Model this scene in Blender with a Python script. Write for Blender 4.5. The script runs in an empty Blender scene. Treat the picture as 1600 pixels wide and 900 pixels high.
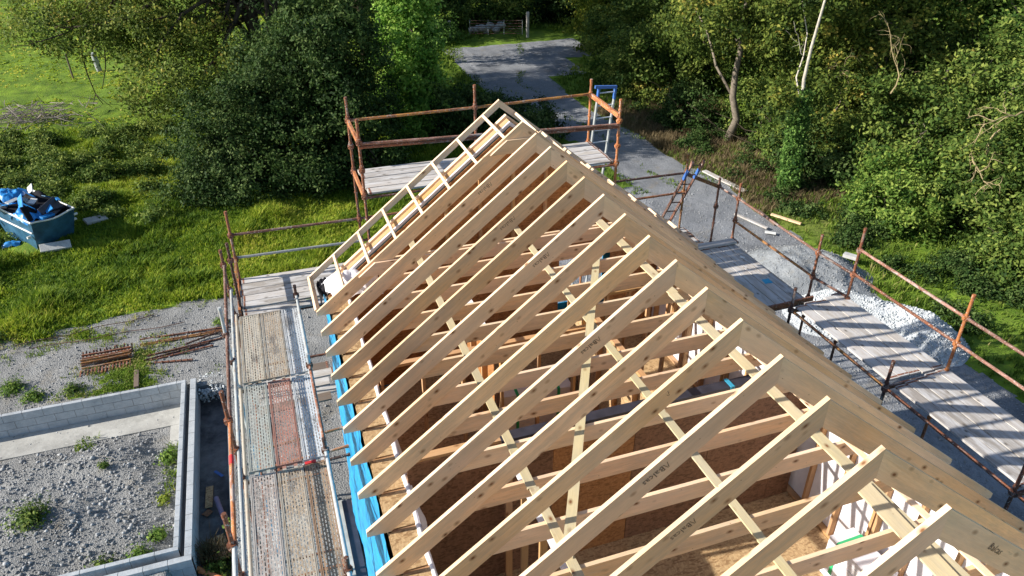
import bpy, math, random
import numpy as np
from mathutils import Vector, Matrix
from math import radians as R, sin, cos, pi
random.seed(7); rng = np.random.default_rng(7)
sc = bpy.context.scene
COL = sc.collection
# ------------------------------------------------------------------ camera
cd = bpy.data.cameras.new('camera'); cam = bpy.data.objects.new('camera', cd); COL.objects.link(cam)
cx = Vector((0.94539861, -0.32591614, 0.0)); cf = Vector((0.28011011, 0.81194466, -0.51213688)).normalized()
cx.normalize(); cu = cx.cross(cf).normalized()
cam.matrix_world = Matrix(((cx[0], cu[0], -cf[0], -3.9069), (cx[1], cu[1], -cf[1], -10.8198), (cx[2], cu[2], -cf[2], 3.8074), (0, 0, 0, 1)))
cd.sensor_width = 36; cd.lens = 36 * 1178.17 / 1600; cd.clip_start = .05; cd.clip_end = 2000
sc.camera = cam
# ------------------------------------------------------------------ sky and sun
LX, LY = 1.88, -0.27            # horizontal travel of the light per metre of fall
SUN_EL = math.atan2(1, math.hypot(LX, LY)); to_sun = Vector((-LX, -LY, 1)).normalized()
w = bpy.data.worlds.new('World'); sc.world = w; w.use_nodes = True
nt = w.node_tree; bg = nt.nodes['Background']; sk = nt.nodes.new('ShaderNodeTexSky'); sk.sky_type = 'NISHITA'; sk.sun_disc = False
sk.sun_elevation = SUN_EL; sk.sun_rotation = math.atan2(to_sun.x, to_sun.y); sk.air_density = 1.0; sk.dust_density = .6; sk.ozone_density = 1.2
nt.links.new(sk.outputs[0], bg.inputs[0]); bg.inputs[1].default_value = 0.09
sd = bpy.data.lights.new('sun', 'SUN'); sun = bpy.data.objects.new('sun', sd); COL.objects.link(sun)
sd.energy = 4.9; sd.angle = R(.55); sd.color = (1.0, .94, .84)
sun.rotation_mode = 'QUATERNION'; sun.rotation_quaternion = to_sun.to_track_quat('Z', 'Y'); sun.location = (-20, 5, 20)
sc.view_settings.view_transform = 'Standard'; sc.view_settings.look = 'None'; sc.view_settings.gamma = 1; sc.view_settings.use_curve_mapping = False
sc.view_settings.exposure = 0.76
sc.cycles.max_bounces = 6; sc.cycles.diffuse_bounces = 4; sc.cycles.transparent_max_bounces = 8; sc.cycles.use_denoising = True
ZG = -8.6                       # yard level; the roof ridge is at z = 0

# ------------------------------------------------------------------ helpers
class MB:
    def __init__(s): s.v = []; s.f = []; s.uv = []; s.mi = []
    def face(s, pts, uvs, mi=0):
        n = len(s.v); s.v += [tuple(p) for p in pts]; s.f.append(tuple(range(n, n + len(pts)))); s.uv += uvs; s.mi.append(mi)
    def beam(s, a, b, wd, ht, up=(0, 0, 1), mi=0, vo=None):
        """box from a to b: wd across, ht along up"""
        a = Vector(a); b = Vector(b); d = b - a; L = d.length; d /= L; up = Vector(up)
        x = d.cross(up).normalized(); z = x.cross(d).normalized(); x = x * wd / 2; z = z * ht / 2
        o = vo if vo is not None else random.random() * 50
        c = [a - x - z, a + x - z, a + x + z, a - x + z, b - x - z, b + x - z, b + x + z, b - x + z]
        Q = [((0, 1, 5, 4), wd), ((1, 2, 6, 5), ht), ((2, 3, 7, 6), wd), ((3, 0, 4, 7), ht)]
        for k, (q, ww) in enumerate(Q):
            oo = o + k * .37
            s.face([c[i] for i in q], [(o, oo), (o, oo + ww), (o + L, oo + ww), (o + L, oo)], mi)
        for q in ((0, 3, 2, 1), (4, 5, 6, 7)):
            s.face([c[i] for i in q], [(o, o), (o, o + ht), (o + wd, o + ht), (o + wd, o)], mi)
    def box(s, lo, hi, mi=0):
        lo = Vector(lo); hi = Vector(hi); d = hi - lo
        ax = max(range(3), key=lambda i: d[i]); m = (lo + hi) / 2; h = Vector((0, 0, 0)); h[ax] = d[ax] / 2
        if ax == 2: s.beam(m - h, m + h, d[0], d[1], (0, 1, 0), mi)
        elif ax == 1: s.beam(m - h, m + h, d[0], d[2], (0, 0, 1), mi)
        else: s.beam(m - h, m + h, d[1], d[2], (0, 0, 1), mi)
    def tube(s, a, b, r, n=10, r2=None, cap=True, mi=0):
        a = Vector(a); b = Vector(b); d = b - a; L = d.length; d /= L; r2 = r if r2 is None else r2
        x = d.orthogonal().normalized(); y = d.cross(x); o = random.random() * 50
        A = [a + (x * cos(2 * pi * k / n) + y * sin(2 * pi * k / n)) * r for k in range(n)]
        B = [b + (x * cos(2 * pi * k / n) + y * sin(2 * pi * k / n)) * r2 for k in range(n)]
        for k in range(n):
            j = (k + 1) % n; u0 = o + k * 2 * pi * r / n; u1 = o + (k + 1) * 2 * pi * r / n
            s.face([A[k], A[j], B[j], B[k]], [(o, u0), (o, u1), (o + L, u1), (o + L, u0)], mi)
        if cap:
            s.face(A[::-1], [(o, o)] * n, mi); s.face(B, [(o, o)] * n, mi)
    def path(s, pts, rs, n=7, mi=0):
        """a bent tapering tube with shared rings"""
        pts = [Vector(p) for p in pts]; rings = []; x = None
        for i, p in enumerate(pts):
            d = (pts[min(i + 1, len(pts) - 1)] - pts[max(i - 1, 0)]).normalized()
            x = d.orthogonal().normalized() if x is None else (x - d * x.dot(d)).normalized()
            y = d.cross(x); r = rs[i] if hasattr(rs, '__len__') else rs
            rings.append([p + (x * cos(2 * pi * k / n) + y * sin(2 * pi * k / n)) * r for k in range(n)])
        o = random.random() * 9; L = o
        for i in range(len(pts) - 1):
            l = (pts[i + 1] - pts[i]).length
            for k in range(n):
                j = (k + 1) % n
                s.face([rings[i][k], rings[i][j], rings[i + 1][j], rings[i + 1][k]], [(L, k / n), (L, (k + 1) / n), (L + l, (k + 1) / n), (L + l, k / n)], mi)
            L += l
        s.face(rings[0][::-1], [(0, 0)] * n, mi); s.face(rings[-1], [(0, 0)] * n, mi)
    def prism(s, poly, y0, y1, d, mi=0):
        """polygon in the x-z plane extruded from y0 to y1; grain along d=(dx,dz)"""
        o = random.random() * 50; dx, dz = d; U = lambda p: p[0] * dx + p[1] * dz + o; V = lambda p: -p[0] * dz + p[1] * dx + o
        n = len(poly); ar = sum(poly[i][0] * poly[(i + 1) % n][1] - poly[(i + 1) % n][0] * poly[i][1] for i in range(n))
        if ar < 0: poly = poly[::-1]
        s.face([(p[0], y0, p[1]) for p in poly], [(U(p), V(p)) for p in poly], mi)
        s.face([(p[0], y1, p[1]) for p in poly[::-1]], [(U(p), V(p) + 1.3) for p in poly[::-1]], mi)
        for i in range(n):
            p, q = poly[i], poly[(i + 1) % n]; w_ = abs(y1 - y0)
            s.face([(p[0], y0, p[1]), (p[0], y1, p[1]), (q[0], y1, q[1]), (q[0], y0, q[1])], [(U(p), o + 3), (U(p), o + 3 + w_), (U(q), o + 3 + w_), (U(q), o + 3)], mi)
    def bow(s, L, a, b):
        s.v = [(x, y + a * (abs(x) / L) ** 2 + b * sin(pi * abs(x) / L), z) for x, y, z in s.v]; return s
    def build(s, name, mats, parent=None, smooth=False, bevel=0):
        me = bpy.data.meshes.new(name); me.from_pydata(s.v, [], s.f)
        uv = me.uv_layers.new(name='UVMap'); uv.data.foreach_set('uv', np.array(s.uv, dtype=np.float32).ravel())
        mats = mats if isinstance(mats, (list, tuple)) else [mats]
        for m in mats: me.materials.append(m)
        me.polygons.foreach_set('material_index', s.mi)
        if smooth or bevel:
            import bmesh
            bm = bmesh.new(); bm.from_mesh(me); bmesh.ops.remove_doubles(bm, verts=bm.verts, dist=1e-5); bmesh.ops.recalc_face_normals(bm, faces=bm.faces)
            if bevel: bmesh.ops.bevel(bm, geom=list(bm.edges), offset=bevel, segments=1, affect='EDGES', profile=.5, clamp_overlap=True)
            bm.to_mesh(me); bm.free()
        if smooth: me.polygons.foreach_set('use_smooth', [True] * len(me.polygons))
        me.update()
        return link(name, me, parent)
def link(name, data, parent=None):
    o = bpy.data.objects.new(name, data); COL.objects.link(o)
    if parent is not None:
        o.parent = parent; o.matrix_parent_inverse = Matrix.Translation(parent.location).inverted() if parent.location.length else Matrix()
    return o
def tag(o, label, cat=None, group=None, kind=None):
    if label: o['label'] = label
    if cat: o['category'] = cat
    if group: o['group'] = group
    if kind: o['kind'] = kind
    return o
def empty(name, loc=(0, 0, 0)):
    e = bpy.data.objects.new(name, None); COL.objects.link(e); e.location = loc; e.empty_display_size = .3; return e
def mesh_np(name, V, F, mat, parent=None, var=None, smooth=False):
    """V (n,3), F (m,k) numpy; var = per-face value"""
    me = bpy.data.meshes.new(name); n, m, k = len(V), len(F), F.shape[1]
    me.vertices.add(n); me.vertices.foreach_set('co', np.ascontiguousarray(V, dtype=np.float32).ravel())
    me.loops.add(m * k); me.loops.foreach_set('vertex_index', np.ascontiguousarray(F, dtype=np.int32).ravel())
    me.polygons.add(m); me.polygons.foreach_set('loop_start', np.arange(0, m * k, k, dtype=np.int32))
    me.update(calc_edges=True)
    if var is not None:
        a = me.attributes.new('var', 'FLOAT', 'FACE'); a.data.foreach_set('value', np.ascontiguousarray(var, dtype=np.float32))
    if smooth: me.polygons.foreach_set('use_smooth', np.ones(m, dtype=bool))
    me.materials.append(mat)
    return link(name, me, parent)

# ------------------------------------------------------------------ materials
class NT:
    def __init__(s, name, rough=.8, spec=.3):
        s.m = bpy.data.materials.new(name); s.m.use_nodes = True; s.t = s.m.node_tree; s.b = s.t.nodes['Principled BSDF']
        s.b.inputs['Roughness'].default_value = rough; s.b.inputs['Specular IOR Level'].default_value = spec; s.tc = s.n('ShaderNodeTexCoord')
    def n(s, t, **k):
        nd = s.t.nodes.new(t)
        for a, b in k.items(): setattr(nd, a, b)
        return nd
    def put(s, sock, val):
        if isinstance(val, bpy.types.NodeSocket): s.t.links.new(val, sock)
        elif val is not None:
            if sock.type == 'RGBA' and len(val) == 3: val = (*val, 1)
            sock.default_value = val
    def noise(s, vec=None, scale=5, detail=4, rough=.6, sx=None, dist=0):
        v = vec or s.tc.outputs['Object']
        if sx: v = s.map(v, sx)
        n = s.n('ShaderNodeTexNoise'); s.put(n.inputs['Vector'], v); n.inputs['Scale'].default_value = scale; n.inputs['Detail'].default_value = detail; n.inputs['Roughness'].default_value = rough; n.inputs['Distortion'].default_value = dist
        return n.outputs['Fac']
    def vor(s, vec=None, scale=5, out='Distance', sx=None, feat='F1', rnd=1):
        v = vec or s.tc.outputs['Object']
        if sx: v = s.map(v, sx)
        n = s.n('ShaderNodeTexVoronoi', feature=feat); s.put(n.inputs['Vector'], v); n.inputs['Scale'].default_value = scale; n.inputs['Randomness'].default_value = rnd
        return n.outputs[out]
    def map(s, v, sc_, loc=None):
        m = s.n('ShaderNodeMapping'); s.put(m.inputs['Vector'], v); m.inputs['Scale'].default_value = sc_
        if loc: m.inputs['Location'].default_value = loc
        return m.outputs[0]
    def ramp(s, f, stops, interp='LINEAR'):
        r = s.n('ShaderNodeValToRGB'); s.put(r.inputs[0], f); cr = r.color_ramp; cr.interpolation = interp
        while len(cr.elements) < len(stops): cr.elements.new(.5)
        for e, (p, c) in zip(cr.elements, stops): e.position = p; e.color = (*c, 1) if hasattr(c, '__len__') else (c, c, c, 1)
        return r.outputs[0]
    def mix(s, f, a, b, mode='MIX'):
        m = s.n('ShaderNodeMix', data_type='RGBA', blend_type=mode); s.put(m.inputs[0], f); s.put(m.inputs[6], a); s.put(m.inputs[7], b); return m.outputs[2]
    def math(s, op, a, b=None, c=None):
        m = s.n('ShaderNodeMath', operation=op); s.put(m.inputs[0], a)
        if b is not None: s.put(m.inputs[1], b)
        if c is not None: s.put(m.inputs[2], c)
        return m.outputs[0]
    def attr(s, nm): a = s.n('ShaderNodeAttribute'); a.attribute_name = nm; return a
    def rnd(s): return s.n('ShaderNodeObjectInfo').outputs['Random']
    def col(s, c): s.put(s.b.inputs['Base Color'], c)
    def bump(s, h, st=.3, d=.01):
        b = s.n('ShaderNodeBump'); b.inputs['Strength'].default_value = st; b.inputs['Distance'].default_value = d; s.put(b.inputs['Height'], h); s.t.links.new(b.outputs[0], s.b.inputs['Normal'])
M = {}
def wood(key, base, dark, knot=(.20, .09, .035), grey=0.0, knots=True, grain=.5, greycol=(.30, .29, .26), vr=.26):
    n = NT(key, .72, .25); uv = n.tc.outputs['UV']; r = n.rnd()
    g = n.noise(uv, 7, 7, .72, (.3, 9, 1), 1.6); g2 = n.noise(uv, 2.2, 3, .5, (.5, 4, 1), .6)
    c = n.mix(n.ramp(g, [(.32, 0.), (.72, 1.)]), base, dark)
    c = n.mix(n.math('MULTIPLY', n.ramp(g2, [(.45, 0.), (.75, 1.)]), grain), c, tuple(x * .72 for x in base))
    hs = n.n('ShaderNodeHueSaturation'); n.put(hs.inputs['Color'], c)
    n.put(hs.inputs['Value'], n.math('MULTIPLY_ADD', r, vr, 1 - vr / 2)); n.put(hs.inputs['Saturation'], n.math('MULTIPLY_ADD', n.noise(uv, .8, 1), .5, .74)); n.put(hs.inputs['Hue'], n.math('MULTIPLY_ADD', n.math('FRACT', n.math('MULTIPLY', r, 7.31)), .010, .487)); c = hs.outputs[0]
    if grey:
        c = n.mix(n.math('MULTIPLY', n.ramp(n.noise(uv, 1.7, 5, .7, (1, 5, 1)), [(.42, 0.), (.62, 1.)]), grey), c, greycol)
    if knots:
        d = n.vor(uv, 4.6, 'Distance', (1, 1.7, 1)); k = n.ramp(d, [(.07, 1.), (.12, .6), (.26, 0.)])
        pick = n.ramp(n.vor(uv, 4.6, 'Color', (1, 1.7, 1)), [(.42, 0.), (.48, 1.)])
        c = n.mix(n.math('MULTIPLY', k, pick), c, knot)
        k2 = n.ramp(n.vor(uv, 13, 'Distance', (1, 1.3, 1)), [(.05, 1.), (.11, 0.)]); p2 = n.ramp(n.vor(uv, 13, 'Color', (1, 1.3, 1)), [(.72, 0.), (.76, .8)]); c = n.mix(n.math('MULTIPLY', k2, p2), c, knot)
        dr = n.ramp(n.noise(uv, 2.4, 7, .85, (.5, 2, 1)), [(.62, 0.), (.74, .6)]); c = n.mix(dr, c, (.24, .22, .15))
    n.col(c); n.bump(g, .25, .003); M[key] = n.m
wood('pine', (.88, .65, .40), (.72, .48, .25), grey=.3, vr=.34)
wood('pine_pale', (.92, .72, .48), (.80, .57, .34), grey=.2, vr=.28)
wood('treated', (.64, .55, .34), (.52, .45, .24), grey=.25)
wood('stud', (.56, .36, .17), (.44, .26, .11))
wood('board_grey', (.48, .44, .39), (.30, .27, .24), knot=(.12, .1, .08), grey=.8, greycol=(.60, .59, .59), grain=.8, vr=.55)
wood('board_dark', (.20, .15, .11), (.12, .09, .07), knots=False, grey=.4, greycol=(.16, .15, .14))
def osb(key, a, b, c_):
    n = NT(key, .6, .3); v = n.tc.outputs['Object']
    f1 = n.vor(v, 48, 'Color', (1, .55, .6)); f2 = n.vor(v, 40, 'Color', (.45, 1.2, 1.1)); f3 = n.noise(v, 2, 6, .7)
    c = n.mix(n.ramp(f1, [(.2, 0.), (.8, 1.)]), a, b); c = n.mix(n.ramp(f2, [(.62, 0.), (.75, .8)]), c, c_); c = n.mix(n.ramp(f3, [(.5, 0.), (.75, .3)]), c, tuple(x * .6 for x in a))
    n.col(c); n.bump(f1, .2, .003); M[key] = n.m
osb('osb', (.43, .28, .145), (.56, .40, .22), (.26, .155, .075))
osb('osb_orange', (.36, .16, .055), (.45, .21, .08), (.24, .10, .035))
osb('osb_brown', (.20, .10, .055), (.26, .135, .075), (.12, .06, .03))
def rust(key, a, b, g, gr=.4):
    n = NT(key, .7, .35); v = n.tc.outputs['Object']; uv = n.tc.outputs['UV']
    c = n.mix(n.ramp(n.noise(v, 9, 6, .7), [(.35, 0.), (.65, 1.)]), a, b)
    c = n.mix(n.ramp(n.noise(uv, 3, 5, .8, (1, 4, 1)), [(1 - gr - .12, 0.), (1 - gr, 1.)]), c, g)
    c = n.mix(n.ramp(n.noise(uv, 1.1, 5, .8, (1, 3, 1)), [(.56, 0.), (.63, .75)]), c, (.34, .31, .29))
    hs = n.n('ShaderNodeHueSaturation'); n.put(hs.inputs['Color'], c); n.put(hs.inputs['Value'], n.math('MULTIPLY_ADD', n.rnd(), .6, .65)); c = hs.outputs[0]
    sp = n.ramp(n.noise(v, 40, 3), [(.60, 0.), (.66, .8)]); c = n.mix(sp, c, (.55, .52, .48))
    n.col(c); n.bump(n.noise(v, 50, 4), .3, .002); M[key] = n.m
rust('rust', (.20, .070, .035), (.29, .105, .05), (.10, .05, .035))
rust('rust_orange', (.38, .13, .045), (.46, .18, .06), (.20, .07, .035))
rust('rust_yellow', (.42, .20, .04), (.50, .26, .06), (.22, .09, .035), .5)
rust('rust_pink', (.26, .12, .085), (.38, .24, .20), (.18, .08, .05), .45)
rust('rust_dark', (.10, .045, .03), (.16, .06, .035), (.05, .035, .03))
rust('galv', (.36, .40, .42), (.46, .48, .48), (.28, .22, .17), .35)
rust('rail_yellow', (.55, .26, .05), (.44, .19, .05), (.20, .08, .04), .45)
def plain(key, c, rough=.7, spec=.3, var=.15, bump=0, scale=6, metal=0):
    n = NT(key, rough, spec); f = n.noise(None, scale, 5)
    n.col(n.mix(n.ramp(f, [(.3, 0.), (.7, 1.)]), tuple(x * (1 - var) for x in c), tuple(min(1, x * (1 + var)) for x in c))); n.b.inputs['Metallic'].default_value = metal
    if bump: n.bump(n.noise(None, scale * 3, 5), bump, .01)
    M[key] = n.m
plain('membrane_white', (.80, .78, .82), .45, .4, .06, .2)
plain('membrane_blue', (.02, .30, .60), .42, .45, .25, .5, 5)
plain('blue_sheet', (.02, .24, .62), .4, .5, .3, .4)
plain('black', (.014, .014, .018), .8, .12)
plain('dpc', (.035, .035, .05), .38, .5, .3)
plain('green_strap', (.02, .42, .16), .4, .5)
plain('skip_blue', (.03, .105, .185), .5, .4, .4, .2, 3)
plain('skip_inside', (.06, .09, .11), .7, .3, .3)
plain('white_edge', (.72, .72, .70), .6, .3, .15)
plain('ladder_blue', (.05, .14, .42), .5, .4)
plain('alu', (.62, .64, .66), .35, .5, .12, metal=.5)
plain('purple_pipe', (.20, .17, .27), .5, .4)
plain('orange_pipe', (.66, .24, .10), .5, .4)
plain('red', (.6, .04, .04), .5, .4)
plain('ink', (.17, .13, .095), .85, .1, .3)
plain('rope_blue', (.05, .35, .55), .6, .3)
plain('bark', (.19, .16, .125), .9, .15, .35, .8, 9)
plain('bark_pale', (.50, .45, .38), .9, .15, .3, .6, 7)
plain('bark_dark', (.065, .052, .038), .95, .1, .3, .8, 8)
plain('twig', (.34, .27, .15), .9, .1, .3, .3, 12)
plain('twig_grey', (.28, .24, .22), .9, .1, .3, .3, 12)
def concrete(key, c, c2, sc_=2):
    n = NT(key, .9, .2); f = n.noise(None, sc_, 7, .65); g = n.noise(None, 60, 3)
    x = n.mix(n.ramp(f, [(.35, 0.), (.66, 1.)]), c, c2); x = n.mix(n.ramp(g, [(.3, .25), (.7, 0.)]), x, (.1, .1, .1)); x = n.mix(n.ramp(n.noise(None, 1.4, 8, .8), [(.50, 0.), (.66, .55)]), x, tuple(q * .5 for q in c)); x = n.mix(n.ramp(n.noise(None, 6, 6, .8), [(.60, 0.), (.70, .5)]), x, tuple(min(1, q * 1.35) for q in c2)); n.col(x); n.bump(n.noise(None, 30, 6), .4, .008); M[key] = n.m
concrete('concrete', (.42, .41, .38), (.55, .54, .50)); concrete('block', (.42, .45, .48), (.53, .55, .57), 5); concrete('mortar', (.24, .23, .22), (.32, .31, .29)); concrete('wet_concrete', (.06, .065, .075), (.24, .25, .26), 1.6)
concrete('block_clean', (.5, .5, .5), (.62, .62, .6), 5)
def gravel(key, a, b, c_, s1=16):
    n = NT(key, .9, .25); v = n.tc.outputs['Object']
    f = n.vor(v, s1, 'Color'); f2 = n.vor(v, s1 * 2.6, 'Color'); d = n.vor(v, s1, 'Distance'); d2 = n.vor(v, s1 * 2.6, 'Distance'); big = n.noise(v, .5, 6, .6)
    x = n.mix(n.ramp(f, [(.15, 0.), (.85, 1.)]), a, b); x = n.mix(n.ramp(f2, [(.35, 0.), (.75, .7)]), x, c_); x = n.mix(n.ramp(big, [(.45, 0.), (.65, .6)]), x, tuple(q * .72 for q in a))
    x = n.mix(n.ramp(n.noise(v, 1.3, 6, .7), [(.56, 0.), (.72, .6)]), x, (.24, .20, .14)); x = n.mix(n.ramp(n.noise(v, .8, 7, .75, (1, .35, 1)), [(.52, 0.), (.66, .6)]), x, tuple(min(1, q * 1.35) for q in b)); x = n.mix(n.ramp(n.noise(v, 3.1, 5, .7), [(.6, 0.), (.72, .45)]), x, tuple(q * .6 for q in a)); n.col(x)
    n.bump(n.math('ADD', n.math('MULTIPLY', d, -1.), n.math('MULTIPLY', d2, -.5)), 1., .024); M[key] = n.m
gravel('gravel', (.205, .205, .20), (.29, .29, .285), (.35, .35, .345), 28); gravel('gravel_blue', (.17, .18, .20), (.26, .27, .29), (.33, .34, .36), 22)
gravel('chippings', (.34, .37, .40), (.50, .53, .56), (.62, .64, .66), 20); gravel('dust', (.24, .26, .28), (.31, .33, .35), (.38, .40, .42), 30)
def soil():
    n = NT('turf', .95, .1); v = n.tc.outputs['Object']
    f = n.noise(v, 1.1, 7, .65); g = n.noise(v, 9, 5, .7); h = n.noise(v, .22, 4)
    x = n.mix(n.ramp(f, [(.35, 0.), (.65, 1.)]), (.06, .12, .016), (.20, .31, .03)); x = n.mix(n.ramp(g, [(.5, 0.), (.7, .7)]), x, (.20, .20, .06)); x = n.mix(n.ramp(h, [(.5, 0.), (.65, .5)]), x, (.13, .21, .035))
    br = n.attr('brown'); x = n.mix(br.outputs['Fac'], x, (.15, .105, .06)); n.col(x); n.bump(n.noise(v, 14, 6), .8, .06); M['turf'] = n.m
soil()
def stone(key, a, b, c_):
    n = NT(key, .85, .25); v = n.attr('var').outputs['Fac']; n.col(n.ramp(v, [(0, a), (.6, b), (1, c_)])); M[key] = n.m
stone('stones', (.21, .215, .22), (.29, .295, .30), (.42, .43, .44)); stone('stones_pale', (.34, .37, .39), (.50, .53, .55), (.66, .68, .69))
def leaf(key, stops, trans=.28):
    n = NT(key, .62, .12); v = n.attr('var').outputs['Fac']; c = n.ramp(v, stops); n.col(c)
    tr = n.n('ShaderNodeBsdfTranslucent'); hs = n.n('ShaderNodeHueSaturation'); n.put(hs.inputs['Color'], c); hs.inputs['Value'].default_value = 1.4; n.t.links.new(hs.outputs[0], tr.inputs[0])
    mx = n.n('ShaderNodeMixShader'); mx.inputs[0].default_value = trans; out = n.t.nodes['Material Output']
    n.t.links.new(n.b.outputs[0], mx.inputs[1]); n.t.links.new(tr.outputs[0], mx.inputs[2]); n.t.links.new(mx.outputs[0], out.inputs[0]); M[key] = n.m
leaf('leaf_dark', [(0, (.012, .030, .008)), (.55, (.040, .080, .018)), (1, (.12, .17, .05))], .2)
leaf('leaf_olive', [(0, (.026, .052, .010)), (.5, (.11, .155, .028)), (.85, (.24, .27, .05)), (1, (.40, .32, .07))])
leaf('leaf_mid', [(0, (.018, .046, .010)), (.5, (.09, .148, .028)), (1, (.27, .32, .07))])
leaf('leaf_bright', [(0, (.026, .070, .012)), (.5, (.115, .20, .034)), (1, (.30, .38, .08))], .33)
leaf('leaf_ash', [(0, (.05, .13, .02)), (.45, (.17, .33, .05)), (1, (.38, .52, .12))], .35)
leaf('leaf_yellow', [(0, (.06, .10, .012)), (.5, (.17, .23, .03)), (1, (.38, .35, .05))], .33)
leaf('leaf_ivy', [(0, (.022, .065, .016)), (.5, (.10, .20, .04)), (1, (.24, .38, .09))], .3)
leaf('grass', [(0, (.04, .075, .012)), (.45, (.11, .185, .024)), (.8, (.20, .27, .04)), (1, (.36, .32, .13))], .35)
leaf('grass_dry', [(0, (.08, .06, .03)), (.5, (.17, .13, .07)), (.9, (.26, .20, .11)), (1, (.36, .3, .18))], .3)
leaf('grass_lush', [(0, (.035, .085, .010)), (.35, (.11, .19, .018)), (.7, (.30, .38, .03)), (1, (.52, .48, .09))], .35)
def plank(key, c, rc, hx=11, amt=.3):
    """pressed steel scaffold plank with real see-through slots"""
    n = NT(key, .6, .4); uv = n.tc.outputs['UV']; v = n.tc.outputs['Object']
    x = n.mix(n.ramp(n.noise(v, 4, 6, .75, (3, 1, 1)), [(1 - amt - .1, 0.), (1 - amt + .05, 1.)]), c, rc)
    x = n.mix(n.ramp(n.noise(v, 30, 4, .7), [(.52, 0.), (.62, .6)]), x, tuple(min(1, q * 1.5) for q in c)); x = n.mix(n.ramp(n.noise(v, 2.0, 6, .8, (2.5, .7, 1)), [(.52, 0.), (.62, .75)]), x, (.10, .085, .075))
    n.col(x); n.bump(n.noise(v, 35, 4), .3, .003)
    br = n.n('ShaderNodeTexBrick'); n.put(br.inputs['Vector'], n.map(uv, (1, 1, 1))); br.inputs['Scale'].default_value = 1; br.inputs['Brick Width'].default_value = .078; br.inputs['Row Height'].default_value = .037; br.inputs['Mortar Size'].default_value = .0115; br.inputs['Mortar Smooth'].default_value = 0
    br.inputs['Color1'].default_value = (1, 1, 1, 1); br.inputs['Color2'].default_value = (1, 1, 1, 1); br.inputs['Mortar'].default_value = (0, 0, 0, 1); br.offset = .5
    sp = n.n('ShaderNodeSeparateXYZ'); n.put(sp.inputs[0], uv)
    edge = n.math('LESS_THAN', n.math('ABSOLUTE', sp.outputs[1]), .132)   # solid ribs along both edges
    hole = n.math('MULTIPLY', br.outputs['Color'], edge)
    tr = n.n('ShaderNodeBsdfTransparent'); mx = n.n('ShaderNodeMixShader'); n.put(mx.inputs[0], hole); out = n.t.nodes['Material Output']
    n.t.links.new(n.b.outputs[0], mx.inputs[1]); n.t.links.new(tr.outputs[0], mx.inputs[2]); n.t.links.new(mx.outputs[0], out.inputs[0]); M[key] = n.m
    s = NT(key + '_solid', .6, .4); v = s.tc.outputs['Object']; s.col(s.mix(s.ramp(s.noise(v, 5, 6, .75), [(.5, 0.), (.65, 1.)]), c, rc)); M[key + '_solid'] = s.m
plank('steel_brown', (.42, .38, .31), (.36, .27, .18)); plank('steel_tan', (.40, .36, .30), (.34, .26, .18), amt=.5); plank('steel_grey', (.50, .51, .52), (.34, .33, .31)); plank('steel_green', (.34, .36, .33), (.33, .31, .27), amt=.45)
plank('steel_red', (.34, .17, .13), (.28, .20, .17), amt=.45); plank('steel_rust', (.29, .18, .11), (.34, .25, .17), amt=.5); plank('steel_pale', (.40, .375, .35), (.32, .26, .23), amt=.5)

# ------------------------------------------------------------------ terrain: one grid split into turf, yard, track, trench
def fbm(x, y, s=1., seed=0, oct=4):
    r = np.random.default_rng(seed); o = np.zeros_like(x); a = 1.
    for k in range(oct):
        for _ in range(3):
            th = r.uniform(0, 2 * pi); ph = r.uniform(0, 2 * pi); f = s * 2 ** k * r.uniform(.7, 1.3)
            o += a * np.sin(f * (x * cos(th) + y * sin(th)) + ph + 1.3 * np.sin(f * .7 * (x * sin(th) - y * cos(th)) + ph * 2))
        a *= .5
    return o / 3.2
FX0, FX1, FY0, FY1 = -16., -6.62, .82, 7.02          # foundation outline
def inside(x, y, a, b, c, d, m=0.): return (x > a - m) & (x < b + m) & (y > c - m) & (y < d + m)
def track_c(y): return np.interp(y, [-30, 4, 9, 14, 20, 26, 31, 36, 41, 44], [9.5, 9.5, 11.3, 12.0, 11.75, 11.1, 11.0, 13.0, 14.5, 15.])
def track_w(y): return np.interp(y, [-30, 4, 9, 14, 20, 26, 31, 36, 41, 43.2, 44.5], [4.2, 3.8, 2.5, 1.75, 1.55, 1.7, 2.4, 4.6, 5.2, 3, 0])
def region(x, y):
    """0 turf, 1 gravel yard, 2 track, 3 trench"""
    w1 = fbm(x, y, .9, 3) * .55; reg = np.zeros(x.shape, int)
    edge = 11.1 + .25 * fbm(x, y, 1.7, 5) + np.clip((x + 9) * .03, -1, 1)
    yard = (y < edge + np.where(x > -3.5, -1., 0)) & (x < 5.) & (x > -19 + w1)
    patch = (fbm(x, y, .85, 11) + .5 * fbm(x, y, 3.1, 12) > .62) & (x < -7.0) & (y > 7.2); yard &= ~patch
    reg[yard] = 1
    tr = (np.abs(x - track_c(y)) < track_w(y) + w1 * .5) & (y < 44.2); right = (x > 3.) & (x < np.interp(y, [-30, 0, 4, 8, 12, 16], [11.0, 11.5, 13.5, 13.3, 12.9, 12.]) + w1 * .4) & (y < 15.)
    reg[(tr | right) & (x > 2.9)] = 2
    reg[inside(x, y, FX1, -5.85, -14, 6.75)] = 3
    return reg
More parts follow.
